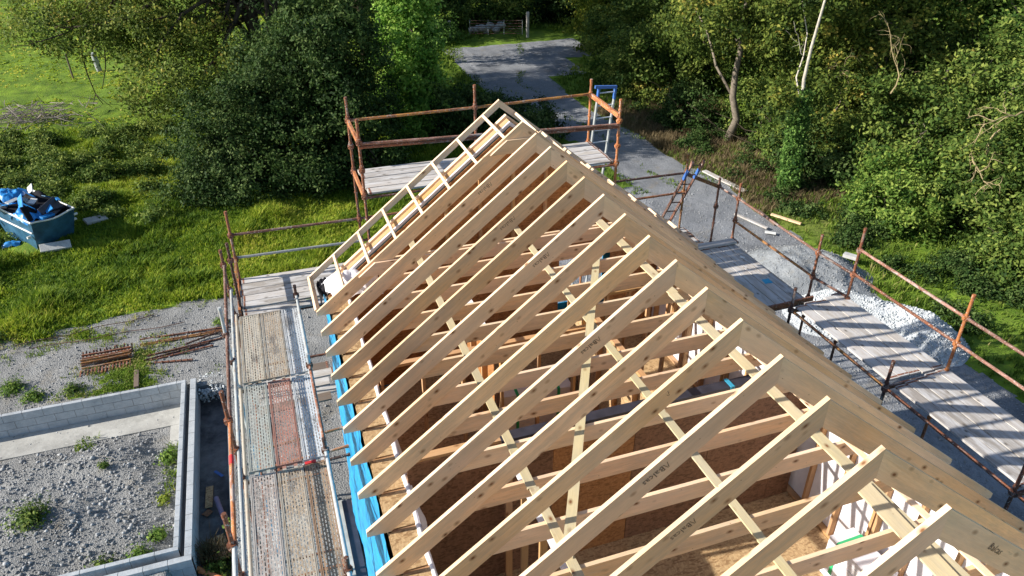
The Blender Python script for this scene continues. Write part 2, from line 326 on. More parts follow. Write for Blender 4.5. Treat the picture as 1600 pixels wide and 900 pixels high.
def height(x, y, reg=None):
    z = np.full(x.shape, ZG); z += .035 * fbm(x, y, 1.2, 1)
    gr = np.clip((y - 11.5) / 5, 0, 1); z += gr * .18 * fbm(x, y, .5, 2) + .02 * fbm(x, y, 6, 8)
    z += np.clip((y - 30) / 60, 0, 3) * .5 * (x < 6)
    tr = inside(x, y, FX1 - .4, -5.9, -14, 6.7); z = np.where(tr, -9.12 + .03 * fbm(x, y, 3, 4), z)
    ins = inside(x, y, FX0, FX1 - .1, FY0 + .05, FY1 - .07)
    dmin = np.minimum.reduce([x + 17, FX1 - .33 - x, y - FY0 - .3, FY1 - .35 - y])
    mound = -9.13 + np.clip((dmin - np.where(y > 5.2, .75, .12) + .12 * fbm(x, y, 3, 6)) * 1.0, 0, 1) * (.26 + .12 * fbm(x, y, 1.4, 7)) + .018 * fbm(x, y, 9, 9)
    z = np.where(ins, mound, z)
    hs = inside(x, y, -3.3, 3.3, -12, .88); z = np.where(hs, ZG - .05, z)
    return z
def axis(lo, hi, dense, step, far):
    a = list(np.arange(dense[0], dense[1] + 1e-6, step)); s = step
    b = a[-1]
    while b < hi: s *= 1.07 if s < far else 1.3; b += s; a.append(b)
    s = step; b = a[0]
    while b > lo: s *= 1.07 if s < far else 1.3; b -= s; a.insert(0, b)
    return np.array(a)
ax = axis(-400, 400, (-16, 16.), .11, .6); ay = axis(-200, 600, (-4, 13), .11, .6)
GX, GY = np.meshgrid(ax, ay, indexing='ij'); GZ = height(GX, GY)
nx, ny = GX.shape; Vg = np.stack([GX.ravel(), GY.ravel(), GZ.ravel()], 1)
I, J = np.meshgrid(np.arange(nx - 1), np.arange(ny - 1), indexing='ij'); a0 = (I * ny + J).ravel(); Fg = np.stack([a0, a0 + ny, a0 + ny + 1, a0 + 1], 1)
fc = Vg[Fg].mean(1); rg = region(fc[:, 0], fc[:, 1])
ins_f = inside(fc[:, 0], fc[:, 1], FX0, FX1 - .1, FY0, FY1 - .05); rg[ins_f] = 4
for k, nm, mt, lb in ((0, 'ground', 'turf', 'green turf and soil'), (1, 'gravel_yard', 'gravel', 'grey gravel yard'), (2, 'gravel_track', 'gravel_blue', 'grey gravel track beside the house'), (3, 'trench', 'wet_concrete', 'dark trench beside the block foundation'), (4, 'gravel_fill', 'gravel', 'rough gravel fill inside the block foundation')):
    f = Fg[rg == k]; u, inv = np.unique(f, return_inverse=True); o = mesh_np(nm, Vg[u], inv.reshape(-1, 4), M[mt], smooth=True); tag(o, lb, kind='structure')
    if k == 0:
        vv = Vg[u]; br = np.clip(1.4 - np.hypot((vv[:, 0] - 16) / 3.4, (vv[:, 1] - 17.5) / 8), 0, 1); a = o.data.attributes.new('brown', 'FLOAT', 'POINT'); a.data.foreach_set('value', br.astype(np.float32))

# ------------------------------------------------------------------ leaf clouds, grass and stones
def rand_dir(n):
    v = rng.normal(size=(n, 3)); return v / np.linalg.norm(v, axis=1, keepdims=True)
def leaf_faces(P, N, size, stretch=1.6):
    """one folded-diamond leaf per point"""
    n = len(P); T = np.cross(N, rand_dir(n)); T /= np.linalg.norm(T, axis=1, keepdims=True) + 1e-9; B = np.cross(N, T)
    s = (size * rng.uniform(.6, 1.35, n))[:, None]
    V = np.stack([P - T * s * stretch * .5, P + B * s * .42 + N * s * .12, P + T * s * stretch * .5, P - B * s * .42 + N * s * .12], 1)
    return V.reshape(-1, 3), np.arange(4 * n).reshape(n, 4)
def cloud(ells, clump, per, size, dens=1., droop=0., gap=.18):
    """leaf clumps scattered near the shells of the ellipsoids"""
    P, N, V_ = [], [], []
    for (cx_, cy_, cz_, rx, ry, rz) in ells:
        n = max(6, int(dens * 4 * pi * ((rx * ry + rx * rz + ry * rz) / 3) / (clump ** 2 * 1.15)))
        d = rand_dir(n); rad = np.where(rng.random(n) < .75, rng.uniform(.78, 1.08, n), rng.uniform(.25, .8, n))
        rad *= 1 + .16 * np.sin(d[:, 0] * 5 + cx_) * np.sin(d[:, 1] * 4 + cy_) + .12 * np.sin(d[:, 2] * 7 + d[:, 0] * 6 + cz_)
        keep = rng.random(n) > gap; d = d[keep]; rad = rad[keep]; c = np.array([cx_, cy_, cz_]) + d * rad[:, None] * np.array([rx, ry, rz])
        c[:, 2] = np.maximum(c[:, 2], ZG + .1)
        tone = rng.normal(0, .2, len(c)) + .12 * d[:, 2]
        for ci, di, ti in zip(c, d, tone):
            m = int(per * rng.uniform(.5, 1.4)); q = rng.normal(size=(m, 3)) * np.array([.5, .5, .34]) * clump * rng.uniform(.7, 1.3)
            if droop: q[:, 2] -= droop * np.abs(rng.normal(size=m)) * clump
            nn = di * .6 + rng.normal(size=(m, 3)) * .6 + np.array([-.12, 0, .3]); nn /= np.linalg.norm(nn, axis=1, keepdims=True)
            P.append(ci + q); N.append(nn); V_.append(np.clip(.45 + ti + rng.normal(0, .17, m), 0, 1))
    P = np.concatenate(P); N = np.concatenate(N); V_ = np.concatenate(V_); ok = P[:, 2] > ZG
    V, F = leaf_faces(P[ok], N[ok], size); return V, F, V_[ok]
def branchy(mb, a, b, r, n=3, lv=2, seed=0):
    """a limb from a to b with wandering twigs"""
    rr = random.Random(seed); a = Vector(a); b = Vector(b); L = (b - a).length; pts = [a]; K = 5
    for k in range(1, K + 1):
        t = k / K; j = L * .06; pts.append(a.lerp(b, t) + Vector((rr.uniform(-j, j), rr.uniform(-j, j), rr.uniform(-j, j))) * (1 if k < K else 0))
    mb.path(pts, [r * (1 - .75 * k / K) for k in range(K + 1)], 6 if r > .04 else 4)
    if lv:
        for k in range(n):
            i = rr.randint(1, K - 1); d = Vector((rr.gauss(0, 1), rr.gauss(0, 1), rr.gauss(.15, .7))).normalized() * .6 + (b - a).normalized() * .5
            branchy(mb, pts[i], pts[i] + d * L * rr.uniform(.3, .6), r * .42, n, lv - 1, rr.random())
def tree(name, label, cat, ells, mat, base, top, r, leafs=(.62, 60, .13), bark='bark', group=None, dens=1., droop=0., limbs=6, gap=.18, bend=.05):
    e = empty(name, base); tag(e, label, cat, group)
    V, F, va = cloud(ells, leafs[0], leafs[1], leafs[2], dens, droop, gap); mesh_np('crown', V, F, M[mat], e, va)
    mb = MB(); base = Vector(base); top = Vector(top); K = 8; H = (top - base).length; pts = []
    for k in range(K + 1):
        t = k / K; pts.append(base.lerp(top, t) + Vector((random.uniform(-1, 1), random.uniform(-1, 1), 0)) * H * bend * (0 if k == 0 else 1) * .5)
    mb.path(pts, [r * (1.25 if k == 0 else 1) * (1 - .7 * k / K) for k in range(K + 1)], 10)
    for i in range(limbs):
        el = ells[i % len(ells)]; k = random.randint(2, K - 1); tgt = Vector(el[:3]) + Vector((random.uniform(-.7, .7) * el[3], random.uniform(-.7, .7) * el[4], random.uniform(-.5, .6) * el[5]))
        branchy(mb, pts[k], tgt, r * .4, 3, 2, i)
    mb.build('trunk', M[bark], e, smooth=True)
    return e
def blades(P, h, wd, lean=.5, per=6):
    """upright grass blades (bent quads) round each root point"""
    n = len(P) * per; B = np.repeat(P, per, 0) + np.concatenate([rng.normal(0, .06, (n, 2)), np.zeros((n, 1))], 1)
    hh = np.repeat(h, per) * rng.uniform(.5, 1.2, n); th = rng.uniform(0, 2 * pi, n); side = np.stack([np.cos(th), np.sin(th), 0 * th], 1); ld = np.stack([-np.sin(th), np.cos(th), 0 * th], 1)
    w_ = (wd * rng.uniform(.6, 1.4, n))[:, None]; l = (lean * hh * rng.uniform(.2, 1.3, n))[:, None]; up = np.array([[0, 0, 1.]])
    a = B - side * w_; b = B + side * w_; m = hh[:, None]
    V = np.stack([a, b, b + up * m * .62 + ld * l * .3, a + up * m * .62 + ld * l * .3, B + up * m + ld * l], 1).reshape(-1, 3)
    i = np.arange(n)[:, None] * 5; F = np.concatenate([i + np.array([[0, 1, 2, 3]]), i + np.array([[3, 2, 4, 4]])], 0)
    F4 = i + np.array([[0, 1, 2, 3]]); F3 = i + np.array([[3, 2, 4]])
    return V, F4, F3, n
def grass(name, label, P, h, wd, mat, lean=.5, per=6, tone=0.):
    V, F4, F3, n = blades(P, h, wd, lean, per)
    me = bpy.data.meshes.new(name); me.vertices.add(len(V)); me.vertices.foreach_set('co', V.astype(np.float32).ravel())
    loops = np.concatenate([F4.ravel(), F3.ravel()]).astype(np.int32); me.loops.add(len(loops)); me.loops.foreach_set('vertex_index', loops)
    me.polygons.add(2 * n); me.polygons.foreach_set('loop_start', np.concatenate([np.arange(n) * 4, 4 * n + np.arange(n) * 3]).astype(np.int32)); me.update(calc_edges=True)
    patch = fbm(P[:, 0], P[:, 1], .55, 21) * .24 + fbm(P[:, 0], P[:, 1], 2.6, 22) * .17 + rng.normal(0, .08, len(P)); v = np.clip(.5 + tone + np.repeat(patch, per) + rng.normal(0, .14, n), 0, 1)
    a = me.attributes.new('var', 'FLOAT', 'FACE'); a.data.foreach_set('value', np.concatenate([v, v]).astype(np.float32)); me.materials.append(M[mat])
    return tag(link(name, me), label, 'grass', kind='stuff')
def scatter(n, x0, x1, y0, y1): 
    x = rng.uniform(x0, x1, n); y = rng.uniform(y0, y1, n); return x, y
def rocks(name, label, X, Y, Z, s, mat):
    n = len(X); base = np.array([[1, 0, 0], [-1, 0, 0], [0, 1, 0], [0, -1, 0], [0, 0, .8], [0, 0, -.8]], float); T = np.array([[0, 2, 4], [2, 1, 4], [1, 3, 4], [3, 0, 4], [2, 0, 5], [1, 2, 5], [3, 1, 5], [0, 3, 5]])
    V = base[None] * rng.uniform(.55, 1.25, (n, 6, 1)) * s[:, None, None] * rng.uniform(.7, 1.3, (n, 1, 3)); th = rng.uniform(0, 2 * pi, n); c, q = np.cos(th)[:, None], np.sin(th)[:, None]
    x = V[..., 0] * c - V[..., 1] * q; y = V[..., 0] * q + V[..., 1] * c; t2 = rng.uniform(-.8, .8, n)[:, None]; z = V[..., 2] * np.cos(t2) - x * np.sin(t2); x = x * np.cos(t2) + V[..., 2] * np.sin(t2)
    W = np.stack([x + X[:, None], y + Y[:, None], z + Z[:, None]], -1).reshape(-1, 3); F = (np.arange(n)[:, None, None] * 6 + T[None]).reshape(-1, 3)
    return tag(mesh_np(name, W, F, M[mat], var=np.repeat(rng.random(n), 8)), label, 'stones', kind='stuff')

# ------------------------------------------------------------------ the timber frame house
PIT = 0.79509; HW = 3.542; HH = PIT * HW; TH = .044; PL = .2875; SP = .6; NT_ = 17
house = empty('timber_frame_house', (0, 0, ZG)); tag(house, 'unfinished timber frame house with bare pine rafters and blue membrane on its walls', 'house')
dL = Vector((-1, -PIT)).normalized()
def rafter_poly(sgn, top=0.0):
    s = sgn; zt = -HH
    return [(0, top), (s * HW, zt), (s * HW, zt - .075), (s * (HH + .075 - PL) / PIT, zt - .075), (0, -PL)]
def text_faces(mb, txt, org, du, dv, size, mi):
    """letters as flat shapes raised 2 mm off the timber: du = reading direction, dv = letter up"""
    cu_ = bpy.data.curves.new('t', 'FONT'); cu_.body = txt; cu_.size = size; cu_.resolution_u = 1; o = bpy.data.objects.new('t', cu_); COL.objects.link(o)
    dg = bpy.context.evaluated_depsgraph_get(); me = o.evaluated_get(dg).to_mesh(); org = Vector(org); du = Vector(du); dv = Vector(dv)
    co = [org + du * v.co.x + dv * v.co.y for v in me.vertices]
    for p in me.polygons: mb.face([co[i] for i in p.vertices], [(0, 0)] * len(p.vertices), mi)
    o.to_mesh_clear(); bpy.data.objects.remove(o); bpy.data.curves.remove(cu_)
STAMP = {2: 1.0, 4: 1.05, 5: 2.6, 7: 3.2, 9: 1.15, 11: .95, 12: 1.35, 13: 1.45, 8: 2.9, 14: 3.0, 6: 1.0}     # distance of the stamp down the slope from the ridge
SC = math.sqrt(1 + PIT * PIT); ds = Vector((-1 / SC, 0, -PIT / SC)); dn = Vector((PIT / SC, 0, -1 / SC))   # down-slope and into-depth directions (near face)
for i in range(1, NT_ + 1):
    y = -SP * (i - 1); m = M['pine'] if i % 3 else M['pine_pale']; j = random.uniform(-.012, .012)
    mb = MB(); mb.prism(rafter_poly(-1, .0), y - TH / 2, y + TH / 2, (dL.x, dL.y))
    if i in STAMP:
        t = STAMP[i]; big = .088 if i != 12 else .10
        text_faces(mb, '/\\Balcas', Vector((0, y - TH / 2 - .002, 0)) + ds * t + dn * .065, ds, dn, big, 1)
    mb.bow(HW, random.uniform(-.014, .014), random.uniform(-.008, .008)).build('rafter', [m, M['ink']], house)
    mb = MB(); pr = [(p[0] + (.001 if p[0] == 0 else 0), p[1] - .012) for p in rafter_poly(1)]; mb.prism(pr, y - TH / 2, y + TH / 2, (-dL.x, dL.y))
    if i == 15: text_faces(mb, 'Balcas', Vector((.55, y - TH / 2 - .002, -.60)), Vector((1 / SC, 0, -PIT / SC)), Vector((PIT / SC, 0, 1 / SC)), .09, 1)
    mb.bow(HW, random.uniform(-.012, .012), random.uniform(-.006, .006)).build('rafter', [m if random.random() < .6 else M['pine_pale'], M['ink']], house)
    # ceiling tie between the rafters, level with their faces on the far side
    zt, zb = -2.055, -2.285; x = lambda z: (-z - PL * .75) / PIT
    mb = MB(); yy = y + TH / 2 + .023
    mb.prism([(-x(zt), zt), (x(zt), zt), (x(zb), zb), (-x(zb), zb)], yy - TH / 2, yy + TH / 2, (1, 0)); mb.build('ceiling_tie', M['pine_pale'] if i % 2 else M['pine'], house)
# lapped tie and high collar on the gable rafters' near face
for zt, zb, o in ((-2.06, -2.285, .05), (-.27, -.49, .05)):
    mb = MB(); e = lambda z: (-z - o) / PIT; yy = -.044
    mb.prism([(-e(zt), zt), (e(zt), zt), (e(zb), zb), (-e(zb), zb)], yy - .0205, yy + .0205, (1, 0)); mb.build('gable_collar', M['pine_pale'], house)
# binders running the length of the ties, and a diagonal brace
zt = -2.055
for x, wd, mt in ((-1.83, .10, 'treated'), (0.02, .10, 'treated'), (1.50, .15, 'treated'), (1.76, .075, 'pine_pale')):
    y0 = 0.5
    while y0 > -9.6:
        L = 3.0 if x < 1.7 else 2.4; mb = MB(); mb.beam((x, y0, zt + .012 + .011), (x + random.uniform(-.02, .02), max(y0 - L, -9.8), zt + .012 + .011), wd, .022); mb.build('binder', M[mt], house); y0 -= L + .002
mb = MB(); mb.beam((.95, -1.0, zt + .046), (-1.85, -6.45, zt + .046), .11, .022); mb.build('diagonal_brace', M['treated'], house)
mb = MB(); mb.beam((1.35, -8.1, zt + .046), (1.42, -6.6, zt + .046), .2, .022); mb.build('binder_splice', M['treated'], house)
# verge ladder beyond the gable rafter
YV = 1.2
lad = MB(); lad.prism([(0, 0), (-HW, -HH), (-HW, -HH - .13), (0, -.13)], YV - .022, YV + .022, (dL.x, dL.y)); ladder = lad.build('verge_ladder', M['pine_pale'], house)
lad = MB(); lad.prism([(0.001, 0), (HW, -HH), (HW, -HH - .13), (0.001, -.13)], YV - .022, YV + .022, (-dL.x, dL.y)); lad2 = lad.build('verge_ladder', M['pine_pale'], house)
for k in range(8):
    xx = .29 + k * .462
    for sgn, par in ((-1, ladder), (1, lad2)):
        c = Vector((sgn * xx, 0, -PIT * xx - .028)); nrm = Vector((-sgn * -PIT, 0, 1)) if False else Vector((sgn * PIT, 0, 1)).normalized()
        mb = MB(); mb.beam(c + Vector((0, .0235, 0)), c + Vector((0, YV - .0235, 0)), .045, .044 if k < 7 else .10, nrm); mb.build('noggin', M['pine_pale'], par)
# gable wall with its sloping plate, window opening, studs and OSB
GY0, GY1 = .56, .88
def gz(x): return -PIT * abs(x) - .15
mb = MB()
for s in (-1, 1):
    mb.prism([(0, gz(0) - .045), (s * 3.3, gz(3.3) - .045), (s * 3.3, gz(3.3)), (0, gz(0))], .80, GY1, (s * .78, -.62))
plate = mb.build('gable_plate', M['pine_pale'], house)
mb = MB()
for s in (-1, 1): mb.prism([(0, gz(0) - .11), (s * 3.3, gz(3.3) - .11), (s * 3.3, gz(3.3) - .05), (0, gz(0) - .05)], .66, .798, (s * .78, -.62))
mb.build('gable_plate', M['stud'], house)
mb = MB()
for s in (-1, 1): mb.prism([(0, gz(0) - .12), (s * 3.3, gz(3.3) - .12), (s * 3.3, gz(3.3) - .055), (0, gz(0) - .055)], .615, .655, (s * .78, -.62))
mb.build('membrane_strip', M['membrane_white'], house)
WX0, WX1, WZ0, WZ1 = .95, 2.0, -4.1, -2.95
mb = MB()
def gab(mb, x0, x1, zlo, y0, y1, off=.125):
    pts = [(x0, zlo), (x1, zlo), (x1, gz(x1) - off)] + ([(0, gz(0) - off)] if x0 < 0 < x1 else []) + [(x0, gz(x0) - off)]
    mb.prism(pts, y0, y1, (0, 1))
for x0, x1 in ((-3.3, WX0), (WX1, 3.3)): gab(mb, x0, x1, -5.0, GY0, GY0 + .011)
gab(mb, WX0 + .001, WX1 - .001, WZ1, GY0 + .001, GY0 + .010); mb.box((WX0 + .001, GY0 + .001, -5), (WX1 - .001, GY0 + .010, WZ0))
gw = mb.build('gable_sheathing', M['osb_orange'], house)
for k in range(-5, 6):
    x = k * .6 + .02
    if WX0 - .1 < x < WX1 + .1: continue
    mb = MB(); gab(mb, x - .022, x + .022, min(-2.93, gz(x) - .3), GY0 - .09, GY0 - .001, .2); mb.build('stud', M['stud'], gw)
mb = MB()
for x0, x1 in ((-3.3, WX0), (WX1, 3.3)): gab(mb, x0, x1, ZG + .3, .86, .879)
gab(mb, WX0 + .001, WX1 - .001, WZ1, .861, .878); mb.box((WX0 + .001, .861, ZG + .3), (WX1 - .001, .878, WZ0)); mb.build('gable_membrane', M['membrane_blue'], house)
# side walls: sheathing, plates, studs, inner membrane
def wavy_sheet(name, mat, x, y0, y1, z0, z1, amp, parent, nyy=110, nz=26, sgn=-1):
    Y = np.linspace(y0, y1, nyy); Z = np.linspace(z0, z1, nz); YY, ZZ = np.meshgrid(Y, Z, indexing='ij'); t = (ZZ - z0) / (z1 - z0)
    XX = x + sgn * amp * (.35 + .65 * t) * (.5 + .5 * fbm(YY * 1.0, ZZ * .3, 3.0, 31)) + sgn * .012 * fbm(YY, ZZ, 9, 33)
    V = np.stack([XX, YY, ZZ], -1).reshape(-1, 3); a = (np.arange(nyy - 1)[:, None] * nz + np.arange(nz - 1)).ravel(); F = np.stack([a, a + nz, a + nz + 1, a + 1], 1)
    return mesh_np(name, V, F, M[mat], parent, smooth=True)
for s in (-1, 1):
    X1 = s * 3.31; X0 = s * 2.95; lo, hi = min(X0, X1), max(X0, X1)
    # OSB eaves deck between the rafters, one piece per bay
    for k in range(-1, 17):
        yb = -SP * k; mb = MB(); mb.box((lo + .012, yb + TH / 2 + .002 - SP, -2.918), (hi, yb - TH / 2 - .002, -2.902)); mb.build('eaves_board', M['osb'], house)
    mb = MB(); mb.box((lo + .05, -10.5, -3.01), (hi - .013, .55, -2.921)); mb.build('wall_plate', M['stud'], house)
    mb = MB(); xx = hi - .011 if s > 0 else lo; mb.box((xx, -10.5, ZG + .3), (xx + .011, .86, -2.925)); wsh = mb.build('wall_sheathing', M['osb'], house)
    wavy_sheet('wall_membrane', 'membrane_blue', s * 3.33, -10.5, .9, -2.93, ZG + .12, .10, house, sgn=s)
    for k in range(19):
        yy = .3 - k * .6; xs = s * 2.99
        mb = MB(); mb.box((xs - .045, yy - .022, -4.955), (xs + .045, yy + .022, -3.012)); mb.build('stud', M['stud'], wsh)
        if k % 3 == 1: mb = MB(); mb.box((xs - .045, yy - .09, -4.955), (xs + .045, yy - .046, -3.012)); mb.build('stud', M['stud'], wsh)
    mb = MB(); mb.box((s * 2.99 - .045, -10.5, -4.998), (s * 2.99 + .045, .55, -4.956)); mb.build('sole_plate', M['stud'], wsh)
    # white breather membrane behind the studs
    mb = MB(); xm = s * 3.045; mb.box((xm - .004, -10.5, -4.95), (xm + .004, .55, -3.015)); mb.build('inner_membrane', M['membrane_white'], house)
    # rolled edge of membrane along the inside of the plate
    mb = MB(); pts = [Vector((s * (2.955 + .012 * sin(k * 1.7)), .5 - k * .35, -2.905 + .012 * cos(k * 2.3))) for k in range(31)]; mb.path(pts, [.034 + .008 * sin(k * 2.9) for k in range(31)], 8); rl = mb.build('membrane_edge', M['membrane_white'], house, smooth=True)
    for yc in (-3.6, -4.55, -7.3):
        V = []; F = []; n_ = 14
        for a in range(n_ + 1):
            t = a / n_; dpt = .26 * sin(pi * t) ** .7 * (1 + .2 * sin(9 * t))
            V += [(s * 2.93, yc + .35 - t * .75, -2.885), (s * (2.915 - .05 * sin(pi * t)), yc + .35 - t * .75, -2.885 - dpt * .55), (s * (2.90 - .07 * sin(pi * t)), yc + .35 - t * .75, -2.885 - dpt)]
        for a in range(n_):
            for b in (0, 1): F.append((3 * a + b, 3 * a + 3 + b, 3 * a + 4 + b, 3 * a + 1 + b))
        mesh_np('membrane_flap', np.array(V), np.array(F), M['membrane_white'], rl, smooth=True)
mb = MB(); mb.box((-3.28, -10.5, -5.26), (3.28, .55, -5.022)); fl = mb.build('floor', M['osb'], house)
for k in range(9): mb = MB(); mb.box((-2.94, .5 - (k + 1) * 1.22 + .004, -5.02), (2.94, .5 - k * 1.22, -5.0)); mb.build('floor_sheet', M['osb'], fl)
# cross wall with its dark damp course and blue strap
e_ = [-2.94, -1.05, .12, 1.32, 2.52, 2.94]
cw = MB(); cw.box((-2.94, -4.15, -2.60), (2.94, -4.04, -2.556)); cwo = cw.build('partition_wall', M['stud'], house)
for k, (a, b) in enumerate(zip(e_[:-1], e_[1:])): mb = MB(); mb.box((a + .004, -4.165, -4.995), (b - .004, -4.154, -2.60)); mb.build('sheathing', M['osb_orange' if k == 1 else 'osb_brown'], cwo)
mb = MB(); mb.box((-2.94, -4.15, -4.995), (2.94, -4.06, -4.95)); mb.build('sole_plate', M['stud'], cwo); x = -2.9
while x < 2.9: mb = MB(); mb.box((x, -4.15, -4.949), (x + .044, -4.06, -2.602)); mb.build('stud', M['stud'], cwo); x += .6
mb = MB(); mb.box((-1.75, -4.175, -2.553), (2.94, -4.02, -2.545)); mb.box((-1.75, -4.178, -2.66), (2.94, -4.170, -2.546)); mb.build('damp_course', M['dpc'], cwo)
mb = MB(); mb.box((1.50, -4.19, -2.80), (1.56, -4.181, -2.53)); mb.box((1.50, -4.181, -2.543), (1.56, -4.0, -2.535)); mb.build('strap', M['rope_blue'], cwo)
def stud_wall(a, b, z0, z1, mat='stud', sheet=None, sm='osb', step=.6, wrap=False):
    a = Vector((*a, 0)); b = Vector((*b, 0)); d = (b - a); L = d.length; d /= L; mb = MB(); n_ = Vector((-d.y, d.x, 0))
    P_ = lambda t, z: (a.x + d.x * t, a.y + d.y * t, z)
    mb.beam(P_(0, z1 - .022), P_(L, z1 - .022), .089, .044); o = mb.build('partition_wall', M[mat], house); mb = MB(); mb.beam(P_(0, z0 + .022), P_(L, z0 + .022), .089, .044); mb.build('sole_plate', M[mat], o); t = .03
    while t < L: mb = MB(); mb.beam(P_(t, z0 + .045), P_(t, z1 - .045), .089, .044, d); mb.build('stud', M[mat], o); t += step
    if sheet is not None:
        mb = MB(); off = n_ * sheet; q = Vector((a.x, a.y, 0)) + off
        mb.beam((q.x, q.y, (z0 + z1) / 2), (q.x + d.x * L, q.y + d.y * L, (z0 + z1) / 2), .01, z1 - z0 - .1); mb.build('sheathing', M[sm], o)
    if wrap:
        mb = MB(); mb.beam(P_(0, z1 + .006), P_(L, z1 + .006), .12, .008); mb.build('membrane_strip', M['membrane_white'], o)
    return o
stud_wall((-1.70, -4.26), (-1.70, -7.2), -4.998, -2.60, wrap=True)
stud_wall((-1.70, -7.3), (-1.0, -7.3), -4.998, -2.60)
stud_wall((-2.9, -2.1), (.5, -2.1), -4.998, -2.60)
stud_wall((.55, -3.95), (.55, -.9), -4.998, -2.60, sheet=-.052, sm='osb')
stud_wall((.6, -1.3), (2.9, -1.3), -4.998, -2.60, step=.4)
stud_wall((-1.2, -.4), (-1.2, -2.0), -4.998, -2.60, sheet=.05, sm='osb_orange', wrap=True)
# insulation packs with green straps and loose sheets inside (things of their own)
def pack(x, y, z, w_, d_, h_, rz, label, n=5):
    e = empty('insulation_pack', (x, y, z)); tag(e, label, 'insulation', 'white insulation packs inside the house'); Rm = Matrix.Rotation(rz, 3, 'Z')
    mb = MB(); lh = h_ / n
    for k in range(n):
        dx = random.uniform(-.01, .01); c = Vector((x + dx, y, z + lh * (k + .5))); d = Rm @ Vector((0, d_ / 2, 0)); mb.beam(c - d, c + d, w_, lh - .006)
    mb.build('board_stack', M['membrane_white'], e)
    for t in (-.3, .3):
        mb = MB(); c = Rm @ Vector((0, d_ * t, 0)) + Vector((x, y, z)); xx = Rm @ Vector((w_ / 2 + .004, 0, 0)); up = Vector((0, 0, h_ + .004)); yy = Rm @ Vector((0, 1, 0))
        mb.beam(c - xx, c - xx + up, .05, .004, Rm @ Vector((1, 0, 0))); mb.beam(c + xx, c + xx + up, .05, .004, Rm @ Vector((1, 0, 0))); mb.beam(c - xx + up, c + xx + up, .05, .004); mb.build('strap', M['green_strap'], e)
pack(2.68, -5.95, -4.998, .4, .8, .70, .04, 'white insulation pack with green straps against right wall, near the corner of the frame', 6)
pack(2.60, -7.35, -4.998, .5, 1.1, .80, -.08, 'green-strapped white pack nearest the bottom right corner', 5)
pack(1.9, -3.0, -4.998, .7, 1.2, .9, .05, 'white pack just beyond the dark-topped cross wall', 6)
pack(-.2, -1.2, -4.998, .6, 1.2, .8, 1.5, 'white pack in the middle of the far room', 5)
for k, (x, y, rz, lb) in enumerate([(1.5, -.5, .4, 'white foil sheet lying in the far right room')]):
    mb = MB(); c = Vector((x, y, -4.99 + .7 * (k == 2))); d = Vector((-sin(rz), cos(rz), .12)) * .6; mb.beam(c - d, c + d + Vector((0, 0, .35)), .9, .03); o = mb.build('insulation_board', M['membrane_white'], bevel=.004); tag(o, lb, 'insulation')
# crumpled white membrane and black flap at the gable foot
def crumple(name, mat, c, sx, sy, sz, label, cat, seed, parent=None, rz=0, n=22):
    u = np.linspace(-1, 1, n); U, W = np.meshgrid(u, u, indexing='ij'); r2 = np.clip(1 - (np.abs(U) ** 3 + np.abs(W) ** 3), -.6, 1)
    Z = sz * r2 * (.65 + .35 * fbm(U, W, 2.2, seed)) + sz * .28 * fbm(U, W, 5, seed + 1); X = U * sx * (1 + .12 * fbm(U, W, 2, seed + 2)); Y = W * sy * (1 + .12 * fbm(U, W, 2, seed + 3))
    V = np.stack([c[0] + X * cos(rz) - Y * sin(rz), c[1] + X * sin(rz) + Y * cos(rz), c[2] + Z], -1).reshape(-1, 3); a = (np.arange(n - 1)[:, None] * n + np.arange(n - 1)).ravel(); F = np.stack([a, a + n, a + n + 1, a + 1], 1)
    o = mesh_np(name, V, F, M[mat], parent, smooth=False)
    if label: tag(o, label, cat)
    return o
# the white sheet tucked over the gable wall's foot
crumple('membrane_sheet', 'membrane_white', (-2.86, .5, -2.70), .42, .38, .22, 'crumpled white membrane sheet on the gable wall foot under the verge ladder', 'membrane', 3, rz=.1)
crumple('black_flap', 'black', (-3.32, .95, -2.95), .12, .3, .2, 'black plastic flap hanging at the gable corner', 'plastic sheet', 9)
# dark base strip of the rising wall outside
e = empty('base_wall', (-3.65, -3, ZG)); tag(e, 'low pale base wall with black damp course beside the blue house wall', 'wall')
mb = MB(); mb.box((-3.80, -9, ZG - .1), (-3.55, 1.3, ZG + .22)); mb.build('blockwork', M['concrete'], e)
mb = MB(); mb.box((-3.60, -9, ZG + .224), (-3.40, 1.25, ZG + .235)); mb.box((-3.548, -9, ZG), (-3.40, 1.24, ZG + .22)); mb.build('damp_course', M['dpc'], e)
# ------------------------------------------------------------------ scaffold: standards, ledgers, transoms, couplers
scf = empty('scaffold', (-4.9, 1.7, ZG)); tag(scf, 'rusty tube scaffold wrapped round three sides of the roof', 'scaffold')
TR = .026
def coupler(x, y, z, mat='rust'):
    mb = MB(); mb.tube((x, y, z - .04), (x, y, z + .04), .052, 8); mb.tube((x - .055, y, z + .005), (x + .055, y, z + .005), .03, 6); mb.tube((x, y - .055, z - .01), (x, y + .055, z - .01), .026, 6)
    mb.build('coupler', M[mat], scf)
def std(x, y, top, mat='rust', cps=(), bottom=ZG):
    mb = MB(); mb.tube((x, y, bottom), (x, y, top), TR, 12)
    mb.tube((x, y, top - .06), (x, y, top - .005), TR + .004, 12)
    z = bottom + .5
    while z < top - .1:      # welded V-presses every half metre
        mb.tube((x, y, z), (x, y, z + .03), TR + .012, 8); z += .5
    mb.beam((x - .07, y, bottom + .01), (x + .07, y, bottom + .01), .14, .012)
    mb.build('standard', M[mat], scf)
    for c in cps: coupler(x, y, c, mat if mat != 'galv' else 'rust_dark')
